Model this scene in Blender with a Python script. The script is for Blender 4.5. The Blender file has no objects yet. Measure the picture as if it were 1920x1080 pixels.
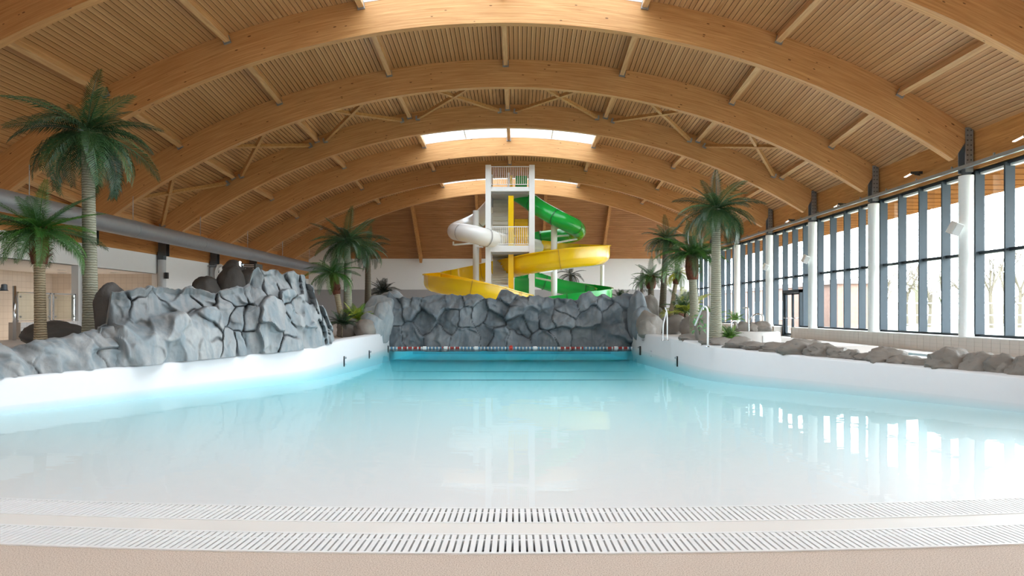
import bpy, math, random
import numpy as np
from mathutils import Vector, Matrix
random.seed(7)
rng = np.random.default_rng(7)
scene = bpy.context.scene
COL = scene.collection
PI = math.pi

# ---------------------------------------------------------------- camera, sky, light, exposure
VX, VY, FP, EYE = 968.0, 585.0, 1280.0, 1.6
cam_d = bpy.data.cameras.new('camera'); cam = bpy.data.objects.new('camera', cam_d); COL.objects.link(cam)
cam.location = (0, 0, EYE); cam.rotation_euler = (PI/2, 0, 0)
cam_d.sensor_width = 36; cam_d.lens = FP/1920*36
cam_d.shift_x = -(VX-960)/1920; cam_d.shift_y = (VY-540)/1920
cam_d.clip_end = 600
scene.camera = cam
world = bpy.data.worlds.new('overcast_sky'); scene.world = world; world.use_nodes = True
wn = world.node_tree; wn.nodes.clear()
w_out = wn.nodes.new('ShaderNodeOutputWorld'); w_bg = wn.nodes.new('ShaderNodeBackground')
w_bg.inputs[0].default_value = (0.84, 0.935, 1.0, 1); w_bg.inputs[1].default_value = 18.0
wn.links.new(w_bg.outputs[0], w_out.inputs[0])
scene.view_settings.view_transform = 'Standard'; scene.view_settings.look = 'None'
scene.view_settings.exposure = 0.08; scene.view_settings.gamma = 1.0; scene.view_settings.use_curve_mapping = False
cy = scene.cycles
cy.max_bounces = 10; cy.diffuse_bounces = 5; cy.glossy_bounces = 4; cy.transmission_bounces = 4; cy.transparent_max_bounces = 12
cy.volume_bounces = 0; cy.caustics_refractive = True; cy.caustics_reflective = False; cy.sample_clamp_indirect = 12.0

def portal(name, loc, rot, sx, sy):
    d = bpy.data.lights.new(name, 'AREA'); d.shape = 'RECTANGLE'; d.size = sx; d.size_y = sy; d.cycles.is_portal = True
    o = bpy.data.objects.new(name, d); COL.objects.link(o); o.location = loc; o.rotation_euler = rot
    return o

# ---------------------------------------------------------------- helpers
def at(px, py, Y): return Vector(((px-VX)*Y/FP, Y, EYE+(VY-py)*Y/FP))
def PX(px, Y): return (px-VX)*Y/FP
def PZ(py, Y): return EYE+(VY-py)*Y/FP
def lin(h):
    if isinstance(h, str):
        h = h.lstrip('#'); c = [int(h[i:i+2], 16)/255 for i in (0, 2, 4)]
    else: c = h
    return tuple((x/12.92 if x <= .04045 else ((x+.055)/1.055)**2.4) for x in c)+(1.0,)

class MB:
    def __init__(s): s.v = []; s.f = []; s.uv = []; s.has_uv = False
    def add(s, vs, fs, uvs=None):
        b = len(s.v); s.v.extend([tuple(p) for p in vs])
        for i, f in enumerate(fs):
            s.f.append([b+k for k in f]); s.uv.append(uvs[i] if uvs else None)
        if uvs: s.has_uv = True
        return s
    def box(s, x0, y0, z0, x1, y1, z1, M=None):
        vs = [Vector(p) for p in ((x0,y0,z0),(x1,y0,z0),(x1,y1,z0),(x0,y1,z0),(x0,y0,z1),(x1,y0,z1),(x1,y1,z1),(x0,y1,z1))]
        if M is not None: vs = [M @ p for p in vs]
        return s.add(vs, [(0,3,2,1),(4,5,6,7),(0,1,5,4),(1,2,6,5),(2,3,7,6),(3,0,4,7)])
    def bar(s, a, b, w, h, up=Vector((0,0,1)), drop=0.0):
        a = Vector(a); b = Vector(b); t = (b-a); L = t.length; t.normalize()
        sd = t.cross(up)
        if sd.length < 1e-4: sd = t.cross(Vector((1,0,0)))
        sd.normalize(); u = sd.cross(t)
        vs = []
        for p in (a, b):
            for (i, j) in ((-1,-1),(1,-1),(1,1),(-1,1)): vs.append(p + sd*(i*w/2) + u*(j*h/2-drop))
        return s.add(vs, [(0,1,2,3),(7,6,5,4),(0,4,5,1),(1,5,6,2),(2,6,7,3),(3,7,4,0)])
    def tube(s, pts, r, n=8, caps=True):
        pts = [Vector(p) for p in pts]; m = len(pts)
        rs = r if isinstance(r, (list, tuple)) else [r]*m
        vs = []; nrm = None
        for i, p in enumerate(pts):
            t = (pts[min(i+1, m-1)]-pts[max(i-1, 0)]).normalized()
            if nrm is None:
                nrm = t.cross(Vector((0,0,1)))
                if nrm.length < 1e-3: nrm = t.cross(Vector((1,0,0)))
            nrm = (nrm - t*nrm.dot(t)).normalized(); bn = t.cross(nrm)
            for k in range(n):
                a = 2*PI*k/n; vs.append(p+(nrm*math.cos(a)+bn*math.sin(a))*rs[i])
        fs = []
        for i in range(m-1):
            for k in range(n):
                k2 = (k+1) % n; fs.append((i*n+k, i*n+k2, (i+1)*n+k2, (i+1)*n+k))
        if caps: fs.append(tuple(range(n-1, -1, -1))); fs.append(tuple((m-1)*n+k for k in range(n)))
        return s.add(vs, fs)
    def lathe(s, prof, c=(0,0,0), n=16):
        vs = []; m = len(prof); c = Vector(c)
        for (r, z) in prof:
            for k in range(n):
                a = 2*PI*k/n; vs.append(c+Vector((r*math.cos(a), r*math.sin(a), z)))
        fs = []
        for i in range(m-1):
            for k in range(n):
                k2 = (k+1) % n; fs.append((i*n+k, i*n+k2, (i+1)*n+k2, (i+1)*n+k))
        fs.append(tuple(range(n-1, -1, -1))); fs.append(tuple((m-1)*n+k for k in range(n)))
        return s.add(vs, fs)
    def prism(s, pts2, z0, z1):      # pts2 counter-clockwise plan outline
        n = len(pts2)
        vs = [(p[0], p[1], z0) for p in pts2]+[(p[0], p[1], z1) for p in pts2]
        fs = [tuple(range(n-1, -1, -1)), tuple(range(n, 2*n))]+[(i, (i+1) % n, n+(i+1) % n, n+i) for i in range(n)]
        return s.add(vs, fs)
    def mesh(s, name, mat, smooth=False):
        me = bpy.data.meshes.new(name); me.from_pydata(s.v, [], s.f)
        if s.has_uv:
            l = me.uv_layers.new(name='UVMap'); k = 0
            for f, u in zip(s.f, s.uv):
                for j in range(len(f)):
                    l.data[k].uv = u[j] if u else (0, 0); k += 1
        if mat: me.materials.append(mat)
        if smooth: me.polygons.foreach_set('use_smooth', [True]*len(me.polygons))
        me.update(); return me
    def build(s, name, mat, parent=None, smooth=False, **kw):
        return obj(name, s.mesh(name, mat, smooth), parent, **kw)

def obj(name, data, parent=None, label=None, cat=None, group=None, kind=None, loc=None):
    o = bpy.data.objects.new(name, data); COL.objects.link(o)
    if loc is not None: o.location = loc
    if parent is not None:
        o.parent = parent
        if parent.parent is None: o.matrix_parent_inverse = parent.matrix_basis.inverted()
        else: o.matrix_parent_inverse = (parent.parent.matrix_basis @ parent.matrix_parent_inverse.inverted() @ parent.matrix_basis).inverted() if False else Matrix()
    return tag(o, label, cat, group, kind)
def tag(o, label=None, cat=None, group=None, kind=None):
    if label: o['label'] = label
    if cat: o['category'] = cat
    if group: o['group'] = group
    if kind: o['kind'] = kind
    return o
def empty(name, loc, label, cat, group=None, kind=None):
    o = bpy.data.objects.new(name, None); COL.objects.link(o); o.location = loc; o.empty_display_size = .2
    return tag(o, label, cat, group, kind)
def child(name, mesh, parent, M=None, kind=None, label=None):   # placed in the parent's own space
    o = bpy.data.objects.new(name, mesh); COL.objects.link(o); o.parent = parent
    if M is not None: o.matrix_basis = M
    return tag(o, label, kind=kind)
def smooth_by_angle(me, deg=35):
    me.polygons.foreach_set('use_smooth', [True]*len(me.polygons))
    try: me.set_sharp_from_angle(angle=math.radians(deg))
    except Exception: pass

# ---------------------------------------------------------------- materials
def newmat(name):
    m = bpy.data.materials.new(name); m.use_nodes = True; nt = m.node_tree
    return m, nt, nt.nodes['Principled BSDF']
def N(nt, t, **kw):
    n = nt.nodes.new(t)
    for k, v in kw.items(): setattr(n, k, v)
    return n
def L(nt, a, b): nt.links.new(a, b)
def ramp(nt, fac, stops):
    r = N(nt, 'ShaderNodeValToRGB'); e = r.color_ramp.elements
    while len(e) < len(stops): e.new(.5)
    for x, (p, c) in zip(e, stops): x.position = p; x.color = c
    L(nt, fac, r.inputs[0]); return r.outputs[0]
def mixc(nt, fac, a, b, mode='MIX'):
    m = N(nt, 'ShaderNodeMix', data_type='RGBA', blend_type=mode)
    for sock, v in ((m.inputs[0], fac), (m.inputs[6], a), (m.inputs[7], b)):
        if hasattr(v, 'links'): L(nt, v, sock)
        else: sock.default_value = v
    return m.outputs[2]
def math_(nt, op, a, b=None):
    m = N(nt, 'ShaderNodeMath', operation=op)
    for i, v in enumerate((a, b)):
        if v is None: continue
        if hasattr(v, 'links'): L(nt, v, m.inputs[i])
        else: m.inputs[i].default_value = v
    return m.outputs[0]
def bump(nt, bsdf, h, strength, dist):
    b = N(nt, 'ShaderNodeBump'); b.inputs['Strength'].default_value = strength; b.inputs['Distance'].default_value = dist
    L(nt, h, b.inputs['Height']); L(nt, b.outputs[0], bsdf.inputs['Normal'])
def plain(name, c, rough=.5, metal=0.0, spec=.5, noise=.04, scale=6):
    m, nt, b = newmat(name); c = lin(c) if isinstance(c, str) else c
    b.inputs['Roughness'].default_value = rough; b.inputs['Metallic'].default_value = metal; b.inputs['Specular IOR Level'].default_value = spec
    if noise:
        tc = N(nt, 'ShaderNodeTexCoord'); n = N(nt, 'ShaderNodeTexNoise'); n.inputs['Scale'].default_value = scale; n.inputs['Detail'].default_value = 4
        L(nt, tc.outputs['Object'], n.inputs['Vector'])
        d = tuple(max(0, x*(1-noise*2)) for x in c[:3])+(1,); u = tuple(min(1, x*(1+noise)) for x in c[:3])+(1,)
        L(nt, mixc(nt, n.outputs[0], d, u), b.inputs['Base Color'])
    else: b.inputs['Base Color'].default_value = c
    return m
def wood(name, light, dark, coord='Object', axis='Y', knots=.0, lam=False, rough=.45, var=.25, gscale=1.0):
    m, nt, b = newmat(name); light = lin(light); dark = lin(dark)
    tc = N(nt, 'ShaderNodeTexCoord'); mp = N(nt, 'ShaderNodeMapping')
    if coord == 'UV': L(nt, tc.outputs['UV'], mp.inputs[0]); sc = (.4, 13, 1)
    else: L(nt, tc.outputs['Object'], mp.inputs[0]); sc = {'Y': (9, .4, 9), 'X': (.4, 9, 9), 'Z': (9, 9, .4)}[axis]
    mp.inputs['Scale'].default_value = tuple(x*gscale for x in sc)
    n = N(nt, 'ShaderNodeTexNoise'); n.inputs['Scale'].default_value = 1.6; n.inputs['Detail'].default_value = 6; n.inputs['Roughness'].default_value = .62; n.inputs['Distortion'].default_value = .6
    L(nt, mp.outputs[0], n.inputs['Vector'])
    c = ramp(nt, n.outputs[0], [(.28, dark), (.68, light)])
    oi = N(nt, 'ShaderNodeObjectInfo'); ge = N(nt, 'ShaderNodeNewGeometry')
    rnd = math_(nt, 'FRACT', math_(nt, 'ADD', math_(nt, 'MULTIPLY', oi.outputs['Random'], 7.31), ge.outputs['Random Per Island']))
    c = mixc(nt, math_(nt, 'MULTIPLY', rnd, var), c, dark)
    if lam:
        sp = N(nt, 'ShaderNodeSeparateXYZ'); L(nt, tc.outputs['UV'], sp.inputs[0])
        f = math_(nt, 'FRACT', math_(nt, 'MULTIPLY', sp.outputs[1], 1/.13))
        lam_id = math_(nt, 'FLOOR', math_(nt, 'MULTIPLY', sp.outputs[1], 1/.13))
        wn_ = N(nt, 'ShaderNodeTexWhiteNoise', noise_dimensions='1D'); L(nt, lam_id, wn_.inputs['W'])
        c = mixc(nt, math_(nt, 'MULTIPLY', wn_.outputs[0], .35), c, mixc(nt, .5, light, dark))
        line = math_(nt, 'LESS_THAN', f, .045)
        c = mixc(nt, math_(nt, 'MULTIPLY', line, .3), c, dark)
    if knots:
        mk = N(nt, 'ShaderNodeMapping'); L(nt, tc.outputs['UV' if coord == 'UV' else 'Object'], mk.inputs[0])
        mk.inputs['Scale'].default_value = (1.1, 3.2, 1) if coord == 'UV' else ((5, .5, 5) if axis == 'Y' else (.5, 5, 5))
        vo = N(nt, 'ShaderNodeTexVoronoi'); vo.inputs['Scale'].default_value = 1.9; L(nt, mk.outputs[0], vo.inputs['Vector'])
        wn2 = N(nt, 'ShaderNodeSeparateColor'); L(nt, vo.outputs['Color'], wn2.inputs[0])
        thr = math_(nt, 'MULTIPLY', wn2.outputs[0], .14)
        k = math_(nt, 'LESS_THAN', vo.outputs['Distance'], thr)
        c = mixc(nt, math_(nt, 'MULTIPLY', k, knots), c, lin('5a3216'))
    L(nt, c, b.inputs['Base Color']); b.inputs['Roughness'].default_value = rough
    b.inputs['Specular IOR Level'].default_value = .35
    bump(nt, b, n.outputs[0], .12, .01)
    return m
def tiled(name, c, grout, sx, sy, rough=.3):
    m, nt, b = newmat(name); tc = N(nt, 'ShaderNodeTexCoord'); br = N(nt, 'ShaderNodeTexBrick')
    L(nt, tc.outputs['UV'], br.inputs['Vector']); br.offset = 0
    br.inputs['Color1'].default_value = lin(c); br.inputs['Color2'].default_value = tuple(x*.95 for x in lin(c)[:3])+(1,); br.inputs['Mortar'].default_value = lin(grout)
    br.inputs['Scale'].default_value = 1; br.inputs['Brick Width'].default_value = sx; br.inputs['Row Height'].default_value = sy; br.inputs['Mortar Size'].default_value = .008
    L(nt, br.outputs[0], b.inputs['Base Color']); b.inputs['Roughness'].default_value = rough
    return m
def rockmat(name, light, mid, dark, tint, tint_amt=.5):
    m, nt, b = newmat(name)
    tc = N(nt, 'ShaderNodeTexCoord')
    n1 = N(nt, 'ShaderNodeTexNoise'); n1.inputs['Scale'].default_value = .9; n1.inputs['Detail'].default_value = 7; n1.inputs['Roughness'].default_value = .65
    n2 = N(nt, 'ShaderNodeTexNoise'); n2.inputs['Scale'].default_value = 1.0; n2.inputs['Detail'].default_value = 5; n2.inputs['Distortion'].default_value = 1.2
    n3 = N(nt, 'ShaderNodeTexNoise'); n3.inputs['Scale'].default_value = 14; n3.inputs['Detail'].default_value = 5
    mp = N(nt, 'ShaderNodeMapping'); mp.inputs['Scale'].default_value = (2.6, 2.6, .55)
    L(nt, tc.outputs['Object'], n1.inputs['Vector']); L(nt, tc.outputs['Object'], mp.inputs[0]); L(nt, mp.outputs[0], n2.inputs['Vector']); L(nt, tc.outputs['Object'], n3.inputs['Vector'])
    c = ramp(nt, n1.outputs[0], [(.3, lin(mid)), (.66, lin(light))])
    c = mixc(nt, math_(nt, 'MULTIPLY', ramp(nt, n2.outputs[0], [(.42, (0,0,0,1)), (.62, (1,1,1,1))]), tint_amt), c, lin(tint))
    at_ = N(nt, 'ShaderNodeAttribute'); at_.attribute_name = 'crack'
    c = mixc(nt, at_.outputs['Fac'], c, lin(dark))
    c = mixc(nt, math_(nt, 'MULTIPLY', n3.outputs[0], .35), c, lin(mid))
    L(nt, c, b.inputs['Base Color']); b.inputs['Roughness'].default_value = .62; b.inputs['Specular IOR Level'].default_value = .3
    h = math_(nt, 'ADD', math_(nt, 'MULTIPLY', n3.outputs[0], .4), n2.outputs[0]); bump(nt, b, h, .45, .05)
    return m
def glassmat(name, tint=(.97, .985, .98), refl=1.0):
    m = bpy.data.materials.new(name); m.use_nodes = True; nt = m.node_tree; nt.nodes.clear()
    o = N(nt, 'ShaderNodeOutputMaterial'); mx = N(nt, 'ShaderNodeMixShader'); tr = N(nt, 'ShaderNodeBsdfTransparent'); gl = N(nt, 'ShaderNodeBsdfGlossy'); fr = N(nt, 'ShaderNodeFresnel')
    ge = N(nt, 'ShaderNodeNewGeometry'); L(nt, math_(nt, 'SUBTRACT', 1.45, math_(nt, 'MULTIPLY', ge.outputs['Backfacing'], 1.45-1/1.45)), fr.inputs[0]); tr.inputs[0].default_value = tint+(1,); gl.inputs['Roughness'].default_value = 0.0
    L(nt, math_(nt, 'MULTIPLY', fr.outputs[0], refl), mx.inputs[0]); L(nt, tr.outputs[0], mx.inputs[1]); L(nt, gl.outputs[0], mx.inputs[2]); L(nt, mx.outputs[0], o.inputs[0])
    return m
def watermat(name, absorb, density, refl=.40):
    m, nt, b = newmat(name)
    nt.nodes.remove(b); out = [n for n in nt.nodes if n.type == 'OUTPUT_MATERIAL'][0]
    va = N(nt, 'ShaderNodeVolumeAbsorption'); va.inputs[0].default_value = absorb+(1,); va.inputs[1].default_value = density
    tc = N(nt, 'ShaderNodeTexCoord'); mp = N(nt, 'ShaderNodeMapping'); mp.inputs['Scale'].default_value = (.5, 1.3, 1)
    n = N(nt, 'ShaderNodeTexNoise'); n.inputs['Scale'].default_value = 1.5; n.inputs['Detail'].default_value = 3
    L(nt, tc.outputs['Object'], mp.inputs[0]); L(nt, mp.outputs[0], n.inputs['Vector'])
    bp = N(nt, 'ShaderNodeBump'); bp.inputs['Strength'].default_value = .22; bp.inputs['Distance'].default_value = .012
    L(nt, n.outputs[0], bp.inputs['Height'])
    ge = N(nt, 'ShaderNodeNewGeometry'); fr = N(nt, 'ShaderNodeFresnel')
    L(nt, math_(nt, 'SUBTRACT', 1.33, math_(nt, 'MULTIPLY', ge.outputs['Backfacing'], 1.33-1/1.33)), fr.inputs[0])
    tr = N(nt, 'ShaderNodeBsdfTransparent'); gl = N(nt, 'ShaderNodeBsdfGlossy'); gl.inputs['Roughness'].default_value = .012
    L(nt, bp.outputs[0], gl.inputs['Normal'])
    m2 = N(nt, 'ShaderNodeMixShader'); L(nt, math_(nt, 'MULTIPLY', fr.outputs[0], refl), m2.inputs[0]); L(nt, tr.outputs[0], m2.inputs[1]); L(nt, gl.outputs[0], m2.inputs[2])
    L(nt, m2.outputs[0], out.inputs['Surface']); L(nt, va.outputs[0], out.inputs['Volume'])
    return m
def leafmat(name, a, b_, rough=.4):
    m, nt, b = newmat(name); tc = N(nt, 'ShaderNodeTexCoord'); n = N(nt, 'ShaderNodeTexNoise'); n.inputs['Scale'].default_value = 3
    oi = N(nt, 'ShaderNodeObjectInfo')
    L(nt, tc.outputs['Object'], n.inputs['Vector'])
    f = math_(nt, 'MULTIPLY', math_(nt, 'ADD', n.outputs[0], oi.outputs['Random']), .5)
    L(nt, mixc(nt, f, lin(a), lin(b_)), b.inputs['Base Color']); b.inputs['Roughness'].default_value = rough
    return m
def trunkmat(name, a, b_, rings):
    m, nt, b = newmat(name); tc = N(nt, 'ShaderNodeTexCoord'); w = N(nt, 'ShaderNodeTexWave', bands_direction='Z'); w.inputs['Scale'].default_value = rings
    w.inputs['Distortion'].default_value = 2.5; w.inputs['Detail'].default_value = 3; w.inputs['Detail Scale'].default_value = 2
    L(nt, tc.outputs['Object'], w.inputs['Vector'])
    L(nt, ramp(nt, w.outputs[0], [(.1, lin(b_)), (.6, lin(a))]), b.inputs['Base Color']); b.inputs['Roughness'].default_value = .75
    bump(nt, b, w.outputs[0], .5, .02)
    return m

M_glulam = wood('glulam', 'deac74', 'ad7440', 'UV', knots=.85, lam=True, var=.12)
M_slat = wood('slat_timber', 'dbac7b', 'a26d3c', 'Object', 'Y', var=.45, gscale=.8)
M_purlin = wood('purlin_timber', 'e0b684', 'b68250', 'Object', 'Y', var=.2)
M_brace = wood('brace_timber', 'd0a26c', 'a8763f', 'Object', 'X', var=.2)
M_fascia = wood('fascia_timber', 'd19a5e', 'a66c36', 'Object', 'Y', knots=.7, var=.15)
M_hip = wood('hip_boards', 'c08a56', '8d5a2f', 'Object', 'X', var=.35)
M_soffit = wood('soffit_timber', '94633a', '6f4524', 'Object', 'X', var=.3, rough=1.0)
M_soffit.node_tree.nodes['Principled BSDF'].inputs['Specular IOR Level'].default_value = 0.0
M_void = plain('dark_void', '1c140e', .9, noise=0)
M_white = plain('white_paint', 'e9e8e6', .6, noise=.015)
M_poolwhite = plain('white_pool_coating', 'f0f1f2', .35, noise=.01)
M_poolwall = plain('white_pool_wall', 'dfe0e3', .4, noise=.01)
M_whitegloss = plain('white_powder_coat', 'eff0f0', .3, noise=.01)
M_greywall = plain('grey_paint', 'a3a0a0', .6, noise=.02)
M_steel = plain('galvanised_steel', 'a4abb1', .4, metal=.7, noise=.1, scale=20)
M_darksteel = plain('dark_steel', '5a6065', .45, metal=.5)
M_chrome = plain('chrome', 'd9dcde', .12, metal=1.0, noise=0)
M_alu = plain('grey_aluminium', '3d464e', .5, metal=.0, spec=.25, noise=.02)
M_alud = plain('dark_grey_aluminium', '2c343b', .5, metal=.0, spec=.25, noise=.02)
M_black = plain('black_plastic', '1e1f21', .45, noise=0)
M_glass = glassmat('window_glass')
M_skyglass = glassmat('skylight_glass', (.25, .254, .257), .5)
M_water = watermat('pool_water', (0, .885, .975), .26)
M_water2 = watermat('play_pool_water', (.30, .82, .92), .8)
M_tile = plain('beige_tile', 'cfc3ba', .35, noise=.03, scale=2)
M_grout = plain('tile_grout', 'a89f98', .8, noise=0)
M_deck = plain('pale_deck', 'd9d2cd', .5, noise=.03, scale=3)
M_cream = plain('cream_stone', 'ece8e3', .4, noise=.02, scale=2)
M_grate = plain('white_grating_plastic', 'f2f2f2', .4, noise=0)
M_channel = plain('channel_grey', '77767a', .7, noise=.05)

def beachmat():
    m, nt, b = newmat('sand_aggregate'); tc = N(nt, 'ShaderNodeTexCoord')
    n = N(nt, 'ShaderNodeTexNoise'); n.inputs['Scale'].default_value = 120; n.inputs['Detail'].default_value = 3
    n2 = N(nt, 'ShaderNodeTexNoise'); n2.inputs['Scale'].default_value = 3
    L(nt, tc.outputs['Object'], n.inputs['Vector']); L(nt, tc.outputs['Object'], n2.inputs['Vector'])
    c = ramp(nt, n.outputs[0], [(.32, lin('9f8b7b')), (.5, lin('cfbdae')), (.7, lin('e2d4c7'))])
    c = mixc(nt, math_(nt, 'MULTIPLY', n2.outputs[0], .25), c, lin('c3ae9d'))
    L(nt, c, b.inputs['Base Color']); b.inputs['Roughness'].default_value = .8; bump(nt, b, n.outputs[0], .4, .004)
    return m
M_beach = beachmat()
# ---------------------------------------------------------------- setting: floors, pool, walls
AC = (-.05, 37.5)                                    # centre of the beach arcs
def arc(r, x0, x1, n=40):
    a0 = math.asin((x0-AC[0])/r); a1 = math.asin((x1-AC[0])/r)
    return [(AC[0]+r*math.sin(a0+(a1-a0)*i/n), AC[1]-r*math.cos(a0+(a1-a0)*i/n)) for i in range(n+1)]
RW = 31.95
LP = [(-5.62,30.3,.70),(-5.62,25.9,.70),(-5.62,22.0,.68),(-5.62,20.3,.63),(-5.72,18.9,.595),(-6.05,17.75,.57),(-6.97,15.7,.535),(-8.73,11.54,.475),(-10.9,6.4,.40)]
RP = [(5.12,30.3,.71),(5.22,25.4,.72),(5.26,22.26,.72),(5.3,20.3,.67),(5.45,18.9,.645),(5.85,17.5,.615),(6.83,15.83,.56),(7.72,14.18,.525),(8.85,11.7,.475),(11.1,6.6,.40)]
def dense(path, n=8):                                # Catmull-Rom through the plan points
    P = [Vector(p) for p in path]; out = []
    for i in range(len(P)-1):
        p0 = P[max(i-1,0)]; p1 = P[i]; p2 = P[i+1]; p3 = P[min(i+2,len(P)-1)]
        for k in range(n):
            t = k/n; out.append(.5*((2*p1)+(p2-p0)*t+(2*p0-5*p1+4*p2-p3)*t*t+(3*p1-p0-3*p2+p3)*t**3))
    out.append(P[-1]); return out
LPd, RPd = dense(LP), dense(RP)
def offset(path, d, side):                           # plan offset away from the pool
    out = []
    for i, p in enumerate(path):
        t = path[min(i+1,len(path)-1)]-path[max(i-1,0)]; t.z = 0; t.normalize()
        n = Vector((t.y, -t.x, 0))
        if n.x*side < 0: n = -n
        out.append(Vector((p.x+n.x*d, p.y+n.y*d, p.z)))
    return out
def pool_wall(name, path, side, label):
    mb = MB(); o = offset(path, .42, side); n = len(path); r = .05
    inn = offset(path, r, side); vs = []
    for i in range(n):
        p, q, s = path[i], o[i], inn[i]
        vs += [(p.x,p.y,-2.6),(p.x,p.y,p.z-r),(s.x,s.y,p.z),(q.x,q.y,p.z),(q.x,q.y,-2.6)]
    fs = []
    for i in range(n-1):
        for k in range(4):
            a, b = i*5+k, (i+1)*5+k; fs.append((a,b,b+1,a+1) if side > 0 else (a,a+1,b+1,b))
    mb.add(vs, fs); me = mb.mesh(name, M_poolwall); smooth_by_angle(me, 50)
    return obj(name, me, label=label, kind='structure')
pool_wall('wall_pool_left', LPd, -1, 'curved white wave pool wall carrying the big grey rock formation')
pool_wall('wall_pool_right', RPd, 1, 'curved white wave pool wall edged with small brown boulders')

# pool floor, sloping down from the beach, with two dark joint lines across it
mb = MB(); nr, na = 60, 60; vs = []
DEP = ([5.5,7.75,10.5,15.2,18.2,22.8,29.6,42], [0,.065,.15,.24,.315,.45,.59,.72])
def depth(y): return float(np.interp(y, *DEP))
for i in range(nr+1):
    r = 7.6+(RW-7.6)*i/nr
    for j in range(na+1):
        a = -.62+1.24*j/na if r > 20 else -1.3+2.6*j/na
        x = AC[0]+r*math.sin(a); y = AC[1]-r*math.cos(a)
        x = max(-11.2, min(11.4, x))
        vs.append((x, y, -.006-depth(AC[1]-r)))
fs = [(i*(na+1)+j, (i+1)*(na+1)+j, (i+1)*(na+1)+j+1, i*(na+1)+j+1) for i in range(nr) for j in range(na)]
pf = MB().add(vs, fs).build('floor_pool', M_poolwhite, label='white sloping floor of the wave pool under the water', kind='structure', smooth=True)
vs = []; ys = np.linspace(29.0, 37.4, 8)
for y in ys: vs += [(-5.95, y, -.012-depth(y)), (5.45, y, -.012-depth(y))]
MB().add(vs, [(2*i, 2*i+1, 2*i+3, 2*i+2) for i in range(7)]).build('floor_wave_chamber', M_poolwhite, label='white pool floor below the far rock wall', kind='structure')
for yj in (19.6, 23.6):
    z = -.006-depth(yj)
    MB().box(-5.6, yj, z-.01, 5.2, yj+.05, z+.012).build('joint_line', M_darksteel, pf)
# water body
near = arc(RW, -10.55, 10.75, 60)
lq = offset(LPd, .012, -1); rq = offset(RPd, .012, 1)
lq = [p for p in lq if p.y > 37.5-math.sqrt(RW**2-(p.x)**2)+.02]; rq = [p for p in rq if p.y > 37.5-math.sqrt(RW**2-(p.x)**2)+.02]
outline = [(p[0], p[1]) for p in near if lq[-1].x < p[0] < rq[-1].x]+[(p.x, p.y) for p in reversed(rq)]+[(5.13,37.01),(-5.63,37.01)]+[(p.x, p.y) for p in lq]
MB().prism(outline, -3.0, 0.0).build('pool_water', M_water, label='clear still wave pool water turning turquoise at the deep end', cat='water', kind='stuff')

ch = MB()
ch.box(-5.9,30.2,-2.6,-5.62,37.2,.5); ch.box(5.12,30.2,-2.6,5.4,37.2,.5); ch.box(-5.9,37.0,-2.6,5.4,37.3,.5)
ch.build('wall_wave_chamber', M_poolwhite, label='white wave chamber walls under the far rock wall', kind='structure')
# beach, cream strip, channel and the two gratings
def ring(mb, r0, r1, x0, x1, z0, z1, n=80):
    a = arc(r0, x0, x1, n); b = arc(r1, x0, x1, n)
    vs = []; fs = []
    for p, q in zip(a, b): vs += [(p[0],p[1],z1),(q[0],q[1],z1),(q[0],q[1],z0),(p[0],p[1],z0)]
    for i in range(n):
        for k in range(4):
            c, d = i*4+k, i*4+(k+1)%4; fs.append((c, d, d+4, c+4))
    return mb.add(vs, fs)
b0 = arc(33.0, -19, 19, 80)
MB().prism([(-19,-8),(19,-8)]+[p for p in reversed(b0)], -.3, 0.0).build('floor', M_beach, label='tan anti-slip aggregate floor at the pool edge', kind='structure')
ring(MB(), RW-.002, 33.0, -13, 13, -.3, -.10).build('floor_channel', M_channel, label='grey drain channel under the white gratings', kind='structure')
ring(MB(), 32.35, 32.6, -13, 13, -.1, 0.006).build('trim_1', M_cream, label='cream strip between the two curved drain gratings', kind='structure')
bar_me = MB().box(-.0172, -.5, -.03, .0172, .5, 0).mesh('bar', M_grate)
def grating(r0, r1, nb, label):
    mid = (r0+r1)/2
    root = empty('drain_grating', (AC[0], AC[1]-mid, 0), label, 'grating', 'curved white drain gratings')
    fr = MB()
    X = 12.6
    ring(fr, r0, r0+.022, -X, X, -.1, .010); ring(fr, r1-.022, r1, -X, X, -.1, .010)
    fr.build('frame', M_grate, root)
    ring(MB(), r0+(r1-r0)*.27, r0+(r1-r0)*.27+.02, -X, X, -.04, .004).build('connecting_rod', M_grate, root)
    st = .049/mid; rest = MB()
    Rm = root.matrix_basis.inverted()
    for k in range(-260, 261):
        a = k*st; c = Vector((AC[0]+mid*math.sin(a), AC[1]-mid*math.cos(a), .008))
        M = Rm @ Matrix.Translation(c-Vector((0,0,0))) @ Matrix.Rotation(a, 4, 'Z') @ Matrix.Diagonal((1, (r1-r0)-.03, 1, 1))
        M = Matrix.Translation(-Vector(root.location)) @ Matrix.Translation(c) @ Matrix.Rotation(a, 4, 'Z') @ Matrix.Diagonal((1, (r1-r0)-.03, 1, 1))
        if abs(k) <= nb//2: child('bar', bar_me, root, M)
        else:
            rest.add([M @ v.co for v in bar_me.vertices], [tuple(p.vertices) for p in bar_me.polygons])
    child('bars', rest.mesh('bars', M_grate), root, kind='stuff')
grating(32.6, 33.0, 180, 'white slatted drain grating next to the tan floor')
grating(RW, 32.35, 230, 'white slatted drain grating next to the water edge')

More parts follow.
